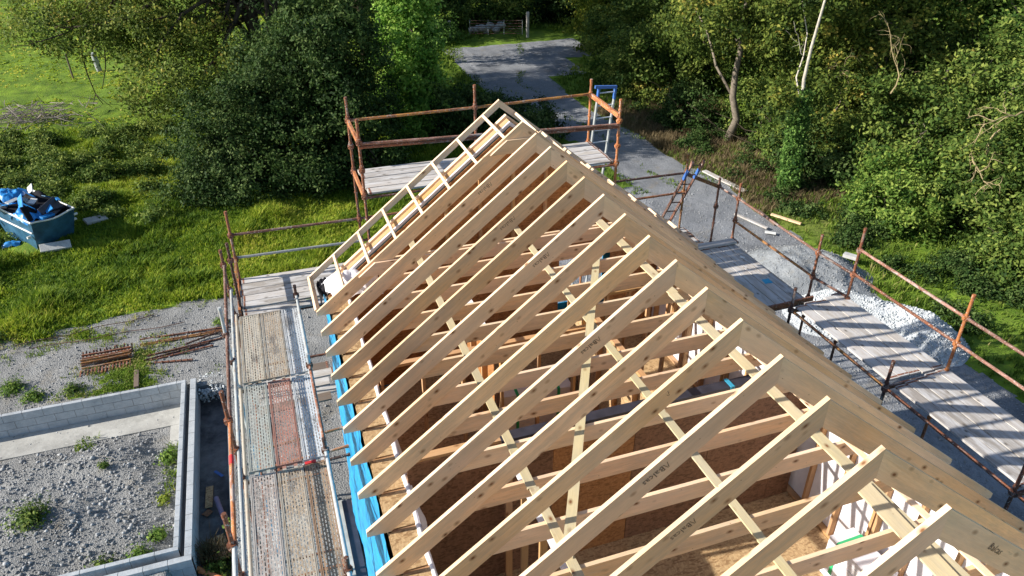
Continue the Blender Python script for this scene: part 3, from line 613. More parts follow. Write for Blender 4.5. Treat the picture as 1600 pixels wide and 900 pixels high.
def tub(a, b, mat='rust', name='ledger', r=TR):
    mb = MB(); a = Vector(a); b = Vector(b); mb.tube(a, b, r, 12); d = (b - a).normalized()
    for q, s in ((a, 1), (b, -1)): mb.tube(q + d * s * .0, q + d * s * .055, r + .007, 8)
    mb.build(name, M[mat], scf)
YS = (1.72, -.55, -2.62, -4.72, -6.85)
for k, y in enumerate(YS):
    std(-4.92, y, (-2.3, -2.12, -2.12, -2.12, -2.12)[k], ('rust', 'galv', 'rust', 'rust', 'galv')[k], (-2.6, -3.1))
    std(-3.80, y, -3.22, ('rust_dark', 'galv', 'rust_dark', 'rust_dark', 'rust')[k], (-3.44,))
    for z, mt in ((-3.68, 'rust_dark'), (-5.75, 'rust_orange'), (-7.7, 'rust')): tub((-4.92, y - .03, z), (-3.80, y - .03, z), mt, 'transom')
    if k:
        y2 = YS[k - 1]
        for x, z, mt in ((-4.90, -2.6, ('rust_pink', 'rust_pink', 'rust_orange', 'galv')[k - 1]), (-4.88, -3.1, ('galv', 'galv', 'galv', 'galv')[k - 1]), (-4.885, -3.63, 'steel_tan_solid'), (-3.795, -3.44, ('galv', 'rust', 'galv', 'galv')[k - 1]), (-4.9, -5.72, 'rust'), (-3.8, -5.72, 'rust'), (-4.9, -7.65, 'galv')): tub((x, y2 - .0, z), (x, y + .0, z), mt)
tub((-4.92, .2, -5.6), (-3.36, .35, -5.62), 'rust_yellow', 'transom'); tub((-4.9, -.28, -5.62), (-3.36, -.2, -5.6), 'rust_orange', 'transom'); tub((-4.9, -.45, -5.66), (-3.36, -.4, -5.62), 'rust_dark', 'transom')
# red band on the third rail
mb = MB(); mb.tube((-4.90, -3.3, -2.6), (-4.90, -3.46, -2.6), TR + .003, 12); mb.build('red_band', M['red'], scf)
mb = MB(); mb.beam((-4.1, -2.62, -3.60), (-3.95, -2.61, -3.60), .05, .02); mb.build('red_clip', M['red'], scf)
# gable side
G1, G2 = 1.68, 2.94
for x, y, t, mt, cp in ((-4.78, 2.92, -2.12, 'rust', (-2.62, -3.13)), (-2.36, G1, -.24, 'rust', (-.66, -1.16, -1.66)), (-2.36, G2, -.22, 'rust', (-.66, -1.16, -1.66, -2.66)), (.08, G2, -.22, 'rust', (-.66, -1.66)), (2.52, G2, -.33, 'rust_orange', (-.66, -1.66)), (2.56, G1, -.38, 'rust_orange', (-.8, -1.3, -1.66)),
                        (4.98, G2, -2.22, 'rust_yellow', (-2.66, -3.13)), (.08, G1, -1.6, 'rust', ()), (-4.8, 1.85, -2.25, 'rust_dark', (-2.6,))): std(x, y, t, mt, cp)
for a, b, mt in (((-4.78, G2, -2.62), (-2.36, G2, -2.65), 'rust_pink'), ((-2.36, G2, -2.65), (.08, G2, -2.65), 'rust'), ((.08, G2, -2.65), (2.52, G2, -2.65), 'rust'), ((2.52, G2, -2.62), (4.98, G2, -2.66), 'rust_dark'),
                 ((-4.78, G2, -3.11), (-2.36, G2, -3.14), 'galv'), ((-2.36, G2, -3.14), (2.52, G2, -3.14), 'rust'), ((2.52, G2, -3.13), (4.98, G2, -3.13), 'rust_orange'),
                 ((-2.36, G2, -.66), (.08, G2, -.66), 'rail_yellow'), ((.08, G2, -.66), (2.52, G2, -.63), 'rail_yellow'), ((-2.36, G1, -.68), (.08, G1, -.77), 'rust_pink'), ((.08, G1, -.77), (2.56, G1, -.87), 'rust_pink'), ((-2.36, G1, -.74), (2.56, G1, -.92), 'rust'),
                 ((-2.36, G1, -1.68), (2.56, G1, -1.68), 'rust'), ((-2.36, G2, -1.68), (2.56, G2, -1.68), 'rust'), ((-4.8, G1 - .02, -3.70), (.2, G1 - .02, -3.70), 'rust_dark'), ((-4.8, G2, -3.70), (.2, G2, -3.70), 'rust'), ((2.5, 2.0, -4.2), (5.9, 2.0, -4.2), 'rust'), ((2.5, 3.2, -4.2), (5.2, 3.2, -4.2), 'rust'),
                 ((-4.78, G2, -5.7), (4.98, G2, -5.7), 'rust'), ((-4.8, G1, -5.7), (4.98, G1, -5.7), 'galv')): tub(a, b, mt)
def flat(a, b, mat, name='transom', w_=.045, h=.10):
    mb = MB(); mb.beam(a, b, w_, h); mb.build(name, M[mat], scf)
flat((-2.36, G1, -.68), (-2.36, G2, -.68), 'rust_orange'); flat((-2.36, G1, -1.68), (-2.36, G2, -1.68), 'rust_orange'); flat((2.54, G1, -.70), (2.54, G2, -.66), 'rust_orange', h=.09); flat((2.54, G1, -1.68), (2.54, G2, -1.68), 'rust_orange')
flat((-4.82, G1, -3.62), (-4.82, G2, -3.62), 'rust_orange', h=.13); flat((-4.80, 1.85, -3.1), (-4.78, G2, -3.13), 'rust_yellow', h=.05); flat((4.98, G2, -2.68), (5.93, 2.98, -3.14), 'rust_yellow', h=.08)
# right side
for x, y, t, mt, cp in ((5.95, 3.0, -2.93, 'rust_dark', (-3.14, -3.66)), (5.95, 2.2, -2.75, 'rust', (-3.12, -3.66)), (5.95, -.52, -2.72, 'rust', (-3.12, -3.66, -4.16)), (5.95, -1.49, -2.13, 'rust', (-2.58, -3.08, -3.6)), (5.95, -3.84, -2.16, 'rust_orange', (-2.58, -3.06)), (5.95, -6.2, -2.16, 'rust', (-2.58, -3.06)), (5.95, -8.5, -2.16, 'rust', ()),
                        (4.80, -1.38, -3.2, 'rust_dark', (-3.68,)), (4.78, -3.8, -3.15, 'rust_dark', (-3.7,)), (4.78, -6.15, -3.2, 'rust_dark', (-3.7,)), (4.80, -.55, -4.2, 'rust_dark', ()), (4.82, 2.1, -4.2, 'rust_dark', ())): std(x, y, t, mt, cp)
for a, b, mt in (((5.95, 3.0, -3.14), (5.95, 2.2, -3.13), 'rust_pink'), ((5.95, 2.2, -3.12), (5.95, -.52, -3.11), 'rust_pink'), ((5.95, 2.2, -3.68), (5.95, -.52, -3.65), 'rail_yellow'), ((5.95, -.52, -3.12), (5.95, -1.49, -3.08), 'rust_dark'), ((5.95, -.52, -3.66), (5.95, -1.49, -3.56), 'rust_dark'),
                 ((5.95, -1.49, -2.56), (5.95, -3.84, -2.58), 'rust_pink'), ((5.95, -3.84, -2.58), (5.95, -6.2, -2.58), 'rust_pink'), ((5.95, -6.2, -2.58), (5.95, -8.5, -2.58), 'rust'), ((5.95, -1.49, -3.06), (5.95, -3.84, -3.06), 'rust'), ((5.95, -3.84, -3.06), (5.95, -6.2, -3.06), 'rust_pink'), ((5.95, -6.2, -3.06), (5.95, -8.5, -3.06), 'rust'),
                 ((5.99, -1.4, -3.70), (5.99, -3.84, -3.70), 'rust_dark'), ((5.99, -3.84, -3.70), (5.99, -8.5, -3.70), 'rust_dark'), ((4.83, -1.4, -3.70), (4.80, -3.8, -3.70), 'rail_yellow'), ((4.80, -3.8, -3.70), (4.80, -8.5, -3.70), 'rust'), ((5.92, 2.2, -4.2), (5.92, -.6, -4.2), 'rust_yellow'), ((4.86, 2.2, -4.2), (4.86, -.6, -4.2), 'rust'),
                 ((4.80, -1.38, -5.8), (4.78, -8.5, -5.8), 'rust_dark'), ((5.95, 2.2, -5.8), (5.95, -8.5, -5.8), 'rust')): tub(a, b, mt)
for y, z in ((-1.42, -3.69), (-3.80, -3.69), (-6.2, -3.69), (-.62, -4.19), (2.16, -4.19)): flat((4.76, y, z + .01), (6.0, y, z + .01), 'rust_dark', h=.06)
for y in (-1.42, -3.8, -6.2): tub((4.3, y, -5.8), (6.0, y, -5.8), 'rust_dark', 'transom')
tub((4.35, -1.7, -4.05), (4.85, -1.68, -4.05), 'rust_dark', 'transom'); flat((4.55, -.72, -4.08), (5.98, -.62, -4.10), 'rust', h=.10)
# ------------------------------------------------------------------ scaffold boards, each lying loose on the tubes
ORD = ['first', 'second', 'third', 'fourth', 'fifth', 'sixth', 'seventh']
def board(a, b, mat, label, wd=.212, th=.038, nm='scaffold_board', cat='scaffold board', group=None):
    mb = MB(); mb.beam(a, b, wd, th); A, B = Vector(a), Vector(b); d = (B - A).normalized()
    if nm == 'scaffold_board' and random.random() < .75:
        for p in (A + d * .02, B - d * .06): mb.beam(p, p + d * .04, wd + .004, th + .004, mi=1)
    o = mb.build(nm, [M[mat], M['rust']], bevel=.003); tag(o, label, cat, group); return o
def jit(s=.006): return random.uniform(-s, s)
for k in range(6):
    y = 1.66 + k * .232 if k else 1.62
    board((-4.77 + jit(.02), y + .03, -3.60 + jit()), (-.9 + jit(.2), y + .03 + jit(), -3.60 + jit()), 'board_grey', 'weathered scaffold board on the low gable deck, %s from the gable' % ORD[k], group='boards of the low gable deck')
for k in range(5):
    y = 1.79 + k * .232
    for x0, x1, sd in ((-2.30, .1, 'left'), (.12, 2.50, 'right')):
        board((x0 + jit(.02), y + jit(), -1.61 + jit()), (x1 + jit(.015), y, -1.61 + jit()), 'board_grey', 'weathered board on the %s half of the high gable platform, %s from the ridge' % (sd, ORD[k]), group='boards of the high gable platform')
for k in range(4):
    board((2.7, 2.12 + k * .26, -4.12), (5.12 + jit(.08), 2.12 + k * .26 + jit(), -4.10 + jit()), 'board_grey' if k % 2 else 'board_dark', 'dark grey board at the back right corner of the scaffold, %s from the gable' % ORD[k], group='boards of the back corner deck')
for k in range(4):
    board((5.03 + k * .232, 1.92, -4.12 + jit()), (5.03 + k * .232, -.62 + jit(.03), -4.12), 'board_grey', 'long board on the sunken far right deck, %s from the roof' % ORD[k], group='boards of the sunken right deck')
board((4.75, 2.0, -4.06), (5.92, 1.98, -4.06), 'board_grey', 'short board laid crosswise over the head of the sunken right deck')
crumple('blue_cloth', 'rope_blue', (5.52, .25, -4.095), .09, .09, .02, 'blue rag lying on the sunken right deck boards', 'rag', 44, n=10)
board((5.6, 1.35, -4.095), (5.66, 1.27, -4.095), 'white_edge', 'small white offcut on the sunken right deck', .07, .012, 'offcut', 'offcut')
for d, (y0, y1, nmz) in enumerate(((-1.30, -3.74, 'far'), (-3.79, -6.17, 'middle'), (-6.22, -8.6, 'near'))):
    for k in range(5):
        x = 4.97 + k * .228
        board((x, y0 + jit(.04) - (4 - k) * .03, -3.61 + jit()), (x + jit(), y1 + jit(.012), -3.61 + jit()), 'board_grey', 'sun striped scaffold board on the %s bay of the right deck, %s from the roof' % (nmz, ORD[k]), group='boards of the right deck')
BAY = (('far', 1.52, -.50, ('steel_brown', 'steel_tan', 'steel_grey')), ('second', -.60, -2.56, ('steel_green', 'steel_red', 'steel_grey')), ('third', -2.68, -4.66, ('steel_pale', 'steel_tan', 'steel_rust')), ('nearest', -4.78, -6.8, ('steel_pale', 'steel_tan', 'steel_rust')))
CN = {'steel_brown': 'brown', 'steel_tan': 'tan', 'steel_grey': 'grey', 'steel_green': 'green grey', 'steel_red': 'red', 'steel_pale': 'pale dusty', 'steel_rust': 'rusty'}
for nmz, y0, y1, cs in BAY:
    for k, c in enumerate(cs):
        x = -4.66 + k * .362; W2 = .168; mb = MB(); ym = (y0 + y1) / 2; h = (y0 - y1) / 2
        mb.face([(x - W2, y1, -3.585), (x + W2, y1, -3.585), (x + W2, y0, -3.585), (x - W2, y0, -3.585)], [(0, -W2), (0, W2), (2 * h, W2), (2 * h, -W2)], 0)
        for s in (-1, 1): mb.beam((x + s * (W2 + .003), y0, -3.607), (x + s * (W2 + .003), y1, -3.607), .004, .05, mi=1); mb.beam((x + s * (W2 - .024), y0, -3.580), (x + s * (W2 - .024), y1, -3.580), .012, .008, mi=1); mb.beam((x + s * (W2 - .006), y0, -3.580), (x + s * (W2 - .006), y1, -3.580), .010, .008, mi=1)
        for yy in (y0, y1): mb.beam((x - W2, yy, -3.60), (x + W2, yy, -3.60), .01, .045, mi=1); mb.beam((x - W2 * .6, yy + (.03 if yy == y0 else -.03), -3.61), (x - W2 * .3, yy + (.03 if yy == y0 else -.03), -3.61), .06, .02, mi=1); mb.beam((x + W2 * .6, yy + (.03 if yy == y0 else -.03), -3.61), (x + W2 * .3, yy + (.03 if yy == y0 else -.03), -3.61), .06, .02, mi=1)
        o = mb.build('steel_plank', [M[c], M[c + '_solid']]); tag(o, '%s perforated steel plank, %s from outside in the %s bay of the left scaffold' % (CN[c], ORD[k], nmz), 'scaffold plank', 'perforated steel planks of the left scaffold')
# boards and tubes on the lower lift seen through the gap
for k, (y, m_) in enumerate(((2.42, 'board_dark'), (2.15, 'board_grey'), (1.85, 'board_grey'), (1.58, 'board_grey'), (1.32, 'board_dark'))):
    board((-4.8, y, -5.62), (-3.38 + jit(.1), y + jit(.02), -5.62 + .01 * k), m_, 'board on the lower lift in the gap beside the blue wall, %s from the back' % ORD[k], .24)
# ------------------------------------------------------------------ ladders
def ladder(name, label, a, b, wv, n, mat, matb=None, tipm=None, tip=0.):
    a, b, wv = Vector(a), Vector(b), Vector(wv); e = empty(name, a); tag(e, label, 'ladder')
    for s in (-.5, .5):
        mb = MB(); mb.beam(a + wv * s, b + wv * s, .03, .065, wv.cross(b - a)); mb.build('stile', M[mat if s < 0 or not matb else matb], e)
        if tipm: mb = MB(); d = (b - a).normalized(); mb.beam(b + wv * s - d * tip, b + wv * s + d * .02, .036, .072, wv.cross(b - a)); mb.build('end_cap', M[tipm], e)
    for k in range(n):
        p = a.lerp(b, (k + .7) / n); mb = MB(); mb.tube(p - wv * .48, p + wv * .48, .015, 8); mb.build('rung', M[mat], e)
    return e
l1 = ladder('ladder', 'tall aluminium ladder with a blue head standing behind the high gable platform', (3.05, 4.6, ZG), (2.985, 3.15, -.62), (.38, 0, 0), 28, 'alu', None, 'ladder_blue', .25)
mb = MB(); mb.beam((2.70, 3.13, -.56), (3.19, 3.13, -.60), .05, .06); mb.build('head_bar', M['ladder_blue'], l1)
l2 = ladder('ladder', 'short rust tipped ladder leaning out over the back right corner deck', (4.72, 3.25, -4.08), (4.98, 2.52, -2.25), (.27, .0, -.02), 7, 'rust_dark', None, 'rust_pink', .16)
for s in (-.135, .135):
    mb = MB(); mb.beam((4.95 + s, 2.60, -2.45 - .02 * s), (4.91 + s, 2.70, -2.70), .038, .072, (0, 1, .3)); mb.build('end_cap', M['ladder_blue'], l2)
# ------------------------------------------------------------------ block foundation of the extension
fnd = empty('block_foundation', (-9, 4, -9.13)); tag(fnd, 'low concrete block foundation in two leaves with gravel fill inside', 'foundation wall')
def blockwall(name, p, q, z0, z1, th, inset=0):
    p = Vector((*p, 0)); q = Vector((*q, 0)); d = q - p; L = d.length; d /= L; c = .225; rows = max(1, round((z1 - z0) / c)); mbm = MB(); mbm.beam((p.x, p.y, (z0 + z1 - .012) / 2), (q.x, q.y, (z0 + z1 - .012) / 2), th - .012, z1 - z0 - .012)
    core = mbm.build(name, M['mortar'], fnd); mb = MB()
    for r in range(rows):
        zt_ = z1 - r * (z1 - z0) / rows; t = -.225 if r % 2 else 0
        while t < L:
            a = max(t, 0); b = min(t + .44, L)
            if b - a > .05: A = p + d * a; B = p + d * (b - 0); j = random.uniform(-.003, .003); mb.beam((A.x, A.y + j, zt_ - (z1 - z0) / rows / 2), (B.x, B.y + j, zt_ - (z1 - z0) / rows / 2), th, (z1 - z0) / rows - .011)
            t += .45
    mb.build('blocks', [M['block']], core, bevel=.004)
ZT = -8.45
blockwall('inner_leaf', (-17, 6.92), (-6.88, 6.92), -9.13, ZT, .10); blockwall('inner_leaf', (-6.93, 6.865), (-6.93, 1.215), -9.13, ZT, .10); blockwall('inner_leaf', (-6.88, 1.16), (-17, 1.16), -9.13, ZT, .10)
blockwall('outer_leaf', (-6.70, 7.0), (-6.70, .94), -9.13, ZT - .03, .14); blockwall('outer_leaf', (-6.63, .87), (-8.3, .87), -9.13, ZT - .03, .14)
mb = MB(); mb.box((-6.875, .95, -9.13), (-6.775, 6.9, -8.70)); mb.build('cavity_fill', M['mortar'], fnd)
mb = MB(); mb.box((-16.95, 6.0, -9.16), (-6.985, 6.865, -9.105)); mb.box((-7.35, 1.22, -9.16), (-6.985, 5.995, -9.108)); mb.build('footing', M['concrete'], fnd)
# ------------------------------------------------------------------ things in the trench and at the bottom left
def slab(nm, a, b, wd, th, mat, label, cat, up=(0, 0, 1), group=None):
    mb = MB(); mb.beam(a, b, wd, th, up); o = mb.build(nm, M[mat], bevel=.003); return tag(o, label, cat, group)
slab('board_offcut', (-6.40, 3.40, -9.07), (-6.42, 2.72, -9.06), .16, .018, 'osb', 'pale chipboard offcut lying in the trench beside the foundation', 'offcut')
slab('board_offcut', (-6.50, 2.62, -9.07), (-6.38, 2.48, -9.03), .18, .018, 'osb_brown', 'small brown offcut below the longer one in the trench', 'offcut')
slab('board_offcut', (-6.26, 1.75, -9.0), (-6.1, 1.05, -8.97), .34, .02, 'osb', 'square chipboard sheet under the brown weed in the trench', 'offcut')
mb = MB(); mb.tube((-6.24, 2.85, -8.95), (-5.95, 1.6, -9.0), .055, 14); tag(mb.build('pipe', M['purple_pipe'], smooth=False), 'dull purple plastic pipe leaning in the trench', 'pipe')
mb = MB(); mb.tube((-6.62, 1.0, -9.02), (-5.9, .35, -9.0), .055, 14); mb.tube((-6.62, 1.0, -9.02), (-6.56, .945, -9.02), .066, 14); tag(mb.build('pipe', M['orange_pipe']), 'orange drain pipe lying at the near end of the trench', 'pipe')
slab('scrap_sheet', (-6.28, 3.85, -9.04), (-6.1, 3.6, -9.03), .07, .012, 'ladder_blue', 'small blue scrap in the trench by the scaffold foot', 'scrap')
# steel hop-up brackets stacked on the gravel
st = empty('bracket_stack', (-8.95, 8.6, ZG)); tag(st, 'stack of rusty yellow steel scaffold brackets on the gravel', 'brackets')
dx_ = Vector((1.22, .07, 0)); ax0 = Vector((-9.58, 8.62, ZG))
for k in range(4):
    mb = MB(); z = .05 + .055 * k; mb.beam(ax0 + Vector((0, -.10 + .05 * k, z)), ax0 + dx_ + Vector((0, -.13 + .05 * k + (.08 if k == 1 else 0), z)), .045, .05); mb.build('bracket_arm', M['rust_yellow' if k in (0, 2, 3) else 'rust_dark'], st)
    mb = MB(); mb.beam(ax0 + Vector((0, .06 + .08 * k, z)), ax0 + dx_ + Vector((.02, .02 + .07 * k, z + .01)), .04, .05); mb.build('bracket_arm', M['rust_yellow' if k == 1 else 'rust'], st)
for k in range(15):
    t = k / 14; p = ax0 + dx_ * t
    mb = MB(); mb.beam(p + Vector((jit(.02), .38, .02)), p + Vector((.02 + jit(.02), .40, .26 + jit(.03))), .035, .035, (1, 0, 0)); mb.beam(p + Vector((0, .30, .05)), p + Vector((0, .44, .05)), .03, .03); mb.build('bracket_lug', M['rust_dark' if k % 3 else 'rust_orange'], st)
    mb = MB(); mb.beam(p + Vector((0, -.42 + jit(.03), .015)), p + Vector((0, -.20, .06)), .035, .035); mb.build('bracket_lug', M['rust'], st)
slab('steel_offcut', (-8.17, 8.0, ZG + .04), (-8.12, 7.2, ZG + .04), .12, .05, 'board_dark', 'dark steel channel lying between the brackets and the block wall', 'steel channel')
for k, (a, b, mt, lb) in enumerate((((-8.2, 9.55, .05), (-5.75, 9.42, .06), 'rust', 'dark rusty tube, furthest of the tubes on the gravel'), ((-8.18, 9.28, .05), (-5.8, 9.3, .06), 'rust_yellow', 'yellow steel tube lying against the furthest rusty one'), ((-8.15, 9.20, .05), (-5.85, 9.22, .06), 'rust_yellow', 'nearer of the two yellow steel tubes on the gravel'), ((-6.95, 8.82, .09), (-6.0, 9.16, .10), 'rust_dark', 'short dark tube lying aslant between the tube bundles'),
                                    ((-7.95, 8.62, .05), (-5.95, 8.86, .06), 'rust', 'rusty tube on top of the nearer bundle on the gravel'), ((-8.05, 8.42, .05), (-6.3, 8.74, .06), 'rust_dark', 'dark rusty tube in the middle of the nearer bundle'), ((-7.9, 8.36, .05), (-6.2, 8.55, .06), 'rust', 'brown tube with clips in the nearer bundle'), ((-7.75, 8.22, .05), (-6.75, 8.02, .06), 'rust', 'short rusty tube nearest the foundation wall'))):
    mb = MB(); A = Vector((a[0], a[1], ZG + a[2] - .02)); B = Vector((b[0], b[1], ZG + b[2] - .02)); mb.tube(A, B, .026, 10)
    for t in (.04, .2, .36, .52, .68, .84, .97): p = A.lerp(B, t); mb.tube(p, p + (B - A).normalized() * .03, .038, 8)
    tag(mb.build('steel_tube', M[mt]), lb, 'steel tube', 'steel tubes on the gravel')
for a, b, lb in (((-11.5, 10.3), (-7.9, 10.75), 'thin cable across the gravel, further one'), ((-11.1, 10.0), (-7.0, 10.02), 'thin cable across the gravel, nearer one')):
    mb = MB(); mb.path([(a[0] + (b[0] - a[0]) * t / 12, a[1] + (b[1] - a[1]) * t / 12 + .05 * sin(t * 1.1), ZG + .07) for t in range(13)], .012, 5); tag(mb.build('cable', M['rust_dark']), lb, 'cable')
# right yard planks, bricks and gravel piles
slab('timber_plank', (13.78, 15.2, ZG + .16), (14.25, 12.8, ZG + .12), .24, .05, 'board_grey', 'long pale plank on the verge behind the right scaffold', 'plank')
slab('timber_plank', (12.7, 11.2, ZG + .08), (13.15, 9.75, ZG + .06), .12, .05, 'board_grey', 'thin grey plank at the track edge', 'plank')
slab('timber_plank', (13.9, 10.6, ZG + .14), (14.5, 9.6, ZG + .10), .12, .06, 'pine', 'yellow timber in the verge grass', 'timber')
slab('timber_plank', (13.5, 10.9, ZG + .24), (13.6, 9.9, ZG + .06), .12, .06, 'board_dark', 'brown board leaning in the verge grass', 'plank')
slab('timber_plank', (12.9, 9.55, ZG + .05), (13.2, 9.3, ZG + .05), .16, .03, 'white_edge', 'small white board beside the track', 'offcut')
slab('concrete_block', (14.0, 6.75, ZG + .35), (14.25, 6.35, ZG + .35), .22, .12, 'block_clean', 'pale block on the edge of the gravel pile by the grass', 'block')
slab('concrete_block', (13.7, 7.2, ZG + .18), (13.95, 6.9, ZG + .16), .2, .10, 'block_clean', 'second pale block beside the gravel pile', 'block')
def pile(name, label, fx, x0, x1, y0, y1, mat, smat, ns, seed, ss):
    n = 90; X = np.linspace(x0, x1, n); Y = np.linspace(y0, y1, n); XX, YY = np.meshgrid(X, Y, indexing='ij'); Z = fx(XX, YY); Z = Z + (.10 * fbm(XX, YY, 1.8, seed) + .045 * fbm(XX, YY, 6, seed + 1)) * np.clip(Z * 4, 0, 1)
    V = np.stack([XX, YY, ZG - .06 + Z], -1).reshape(-1, 3); a = (np.arange(n - 1)[:, None] * n + np.arange(n - 1)).ravel(); F = np.stack([a, a + n, a + n + 1, a + 1], 1)
    tag(mesh_np(name, V, F, M[mat], smooth=True), label, 'gravel pile'); bpy.data.objects[name]
    x = rng.uniform(x0, x1, ns); y = rng.uniform(y0, y1, ns); z = fx(x, y); ok = z > .05
    rocks('loose_chippings', 'loose stone chippings on and around the %s' % label, x[ok], y[ok], ZG - .05 + z[ok] + .10 * fbm(x[ok], y[ok], 1.8, seed) + .045 * fbm(x[ok], y[ok], 6, seed + 1), rng.uniform(ss * .5, ss * 1.5, ok.sum()), smat)
def seg(x, y, a, b):
    d = (b[0] - a[0], b[1] - a[1]); t = np.clip(((x - a[0]) * d[0] + (y - a[1]) * d[1]) / (d[0] ** 2 + d[1] ** 2), 0, 1); return np.hypot(x - a[0] - t * d[0], y - a[1] - t * d[1])
pile('gravel_pile', 'smooth grey dust pile beside the right scaffold', lambda x, y: np.clip(.95 - np.hypot((x - 12.3) / 1.5, (y - 6.4) / 1.5) * .62, 0, .55) * 1.1, 9.8, 15, 3.8, 9.0, 'dust', 'stones', 2500, 51, .022)
pile('gravel_pile', 'long ridge of pale stone chippings nearest the grass', lambda x, y: np.clip(.98 - seg(x, y, (11.4, 4.2), (13.1, 2.3)) * .72, 0, 1.2), 9.6, 15.0, .6, 6.0, 'chippings', 'stones_pale', 9000, 53, .032)

# ------------------------------------------------------------------ skip and its rubbish
C1 = Vector((-11.79, 16.24, 0)); e1 = Vector((.80, .60, 0)); e2 = Vector((-.60, .80, 0)); WS, LS, zt_, zb_ = 1.5, 3.0, -7.38, -8.55
skp = empty('skip', C1 + Vector((0, 0, ZG))); tag(skp, 'dented blue steel skip overflowing with blue sheets in the grass', 'skip')
def sp(a, b, z): return C1 + e1 * a + e2 * b + Vector((0, 0, z))
def sec(off, z0, z1, ins0, ins1, sag=0):
    return
def skin(inner, mat, nm, par):
    mb = MB(); o = .035 if inner else 0; n = 14
    top = [(o, o), (WS - o, o), (WS - o, LS - o), (o, LS - o)]; bot = [(.10 + o, .42 + o), (WS - .10 - o, .42 + o), (WS - .10 - o, LS - .42 - o), (.10 + o, LS - .42 - o)]
    for k in range(4):
        a, b = top[k], top[(k + 1) % 4]; c, d = bot[(k + 1) % 4], bot[k]
        for i in range(n):
            for j in range(6):
                def q(u, v):
                    x0 = a[0] + (b[0] - a[0]) * u; y0 = a[1] + (b[1] - a[1]) * u; x1 = d[0] + (c[0] - d[0]) * u; y1 = d[1] + (c[1] - d[1]) * u
                    z = zt_ + (zb_ - zt_) * v - (.10 * sin(pi * u) ** 2 * (1 - v) if k == 0 else 0.02 * sin(u * 9)); dent = .03 * sin(u * 7 + k) * sin(v * 5 + k)
                    return sp(x0 + (x1 - x0) * v + dent, y0 + (y1 - y0) * v + dent, z)
                P = [q(i / n, j / 6), q(i / n, (j + 1) / 6), q((i + 1) / n, (j + 1) / 6), q((i + 1) / n, j / 6)]
                mb.face(P if not inner else P[::-1], [(0, 0)] * 4)
    mb.face([sp(*p, zb_ + (.03 if inner else 0)) for p in bot], [(0, 0)] * 4)
    return mb.build(nm, M[mat], par)
skin(False, 'skip_blue', 'body', skp); skin(True, 'skip_inside', 'lining', skp)
def rim(pts, nm='rim', mat='white_edge', r=.032): mb = MB(); mb.path(pts, r, 6); return mb.build(nm, M[mat], skp)
rim([sp(WS * t / 8, 0, zt_ - .10 * sin(pi * t / 8) ** 2) for t in range(9)]); rim([sp(0, LS * t / 8, zt_) for t in range(9)]); rim([sp(WS, LS * t / 8, zt_) for t in range(9)]); rim([sp(WS * t / 8, LS, zt_) for t in range(9)])
rim([sp(-.01, .15 + LS * t / 9, zt_ - .42) for t in range(9)], 'side_rail', r=.03)
for a, b, z in ((WS + .03, .12, -7.65), (WS + .03, .3, -7.9), (-.06, .4, -8.0), (-.06, LS - .4, -8.0)):
    mb = MB(); mb.tube(sp(a - .05, b, z), sp(a + .07, b, z), .045, 10); mb.build('lifting_lug', M['white_edge'], skp)
def rub(nm, mat, c, ez, sz, label, cat):
    mb = MB(); Rm = Matrix.Rotation(ez[2], 3, 'Z') @ Matrix.Rotation(ez[1], 3, 'Y') @ Matrix.Rotation(ez[0], 3, 'X'); c = Vector(c); d = Rm @ Vector((sz[0] / 2, 0, 0)); up = Rm @ Vector((0, 0, 1)); mb.beam(c - d, c + d, sz[1], sz[2], up); tag(mb.build(nm, M[mat], bevel=.01), label, cat)
crumple('blue_sheet', 'blue_sheet', sp(.32, .85, -7.42), .36, .62, .30, 'bright blue plastic sheet bulging over the near left rim of the skip', 'plastic sheet', 61, rz=.64)
for k in range(16): rub('waste_panel', ('blue_sheet', 'blue_sheet', 'dpc', 'blue_sheet', 'skip_blue', 'white_edge', 'blue_sheet', 'concrete')[k % 8], sp(rng.uniform(.15, 1.3), .35 + k * .15, -7.22 + rng.uniform(-.08, .16)), (rng.uniform(-1, 1), rng.uniform(-.7, .7), rng.uniform(0, 3)), (rng.uniform(.3, .6), rng.uniform(.12, .4), .035), '%s offcut in the skip heap, %s' % (('bright blue', 'crumpled blue', 'dark glossy', 'torn blue', 'dull blue', 'white', 'small blue', 'grey')[k % 8], ('toward its near end', 'toward its far end')[k > 7]), 'offcut')
crumple('blue_sheet', 'blue_sheet', sp(.62, 2.5, -7.18), .40, .42, .26, 'blue sheet draped over rubbish at the far end of the skip', 'plastic sheet', 63, rz=.64)
crumple('blue_sheet', 'blue_sheet', sp(.75, .8, -7.42), .30, .5, .18, 'dark blue crumpled sheet in the middle of the skip', 'plastic sheet', 65, rz=.64)
crumple('black_sack', 'black', sp(1.1, 1.75, -7.36), .38, .66, .26, 'black plastic heaped at the right side of the skip', 'plastic sheet', 67, rz=.64)
crumple('black_sack', 'black', sp(.75, 1.5, -7.35), .70, 1.15, .16, 'black plastic lining spread under the rubbish in the skip', 'plastic sheet', 68, rz=.64)
rub('waste_panel', 'black', sp(.42, .55, -7.28), (.9, .25, .9), (.75, .55, .05), 'black board standing aslant in the near part of the skip', 'board')
rub('waste_panel', 'dpc', sp(.95, .42, -7.28), (1.05, -.2, 1.0), (.8, .5, .06), 'dark board with a sheen standing at the front of the skip', 'board')
rub('waste_panel', 'white_edge', sp(-.2, 2.0, -7.22), (.2, .3, 2.2), (.7, .28, .06), 'white panel sticking out of the left of the skip', 'board')
rub('waste_panel', 'white_edge', sp(.35, 1.75, -7.12), (.3, .1, 1.1), (.55, .16, .05), 'narrow white strip on the rubbish in the skip', 'board')
rub('waste_panel', 'blue_sheet', sp(.65, .18, -7.40), (.2, .1, .9), (.5, .16, .08), 'blue strip curling over the near rim of the skip', 'board')
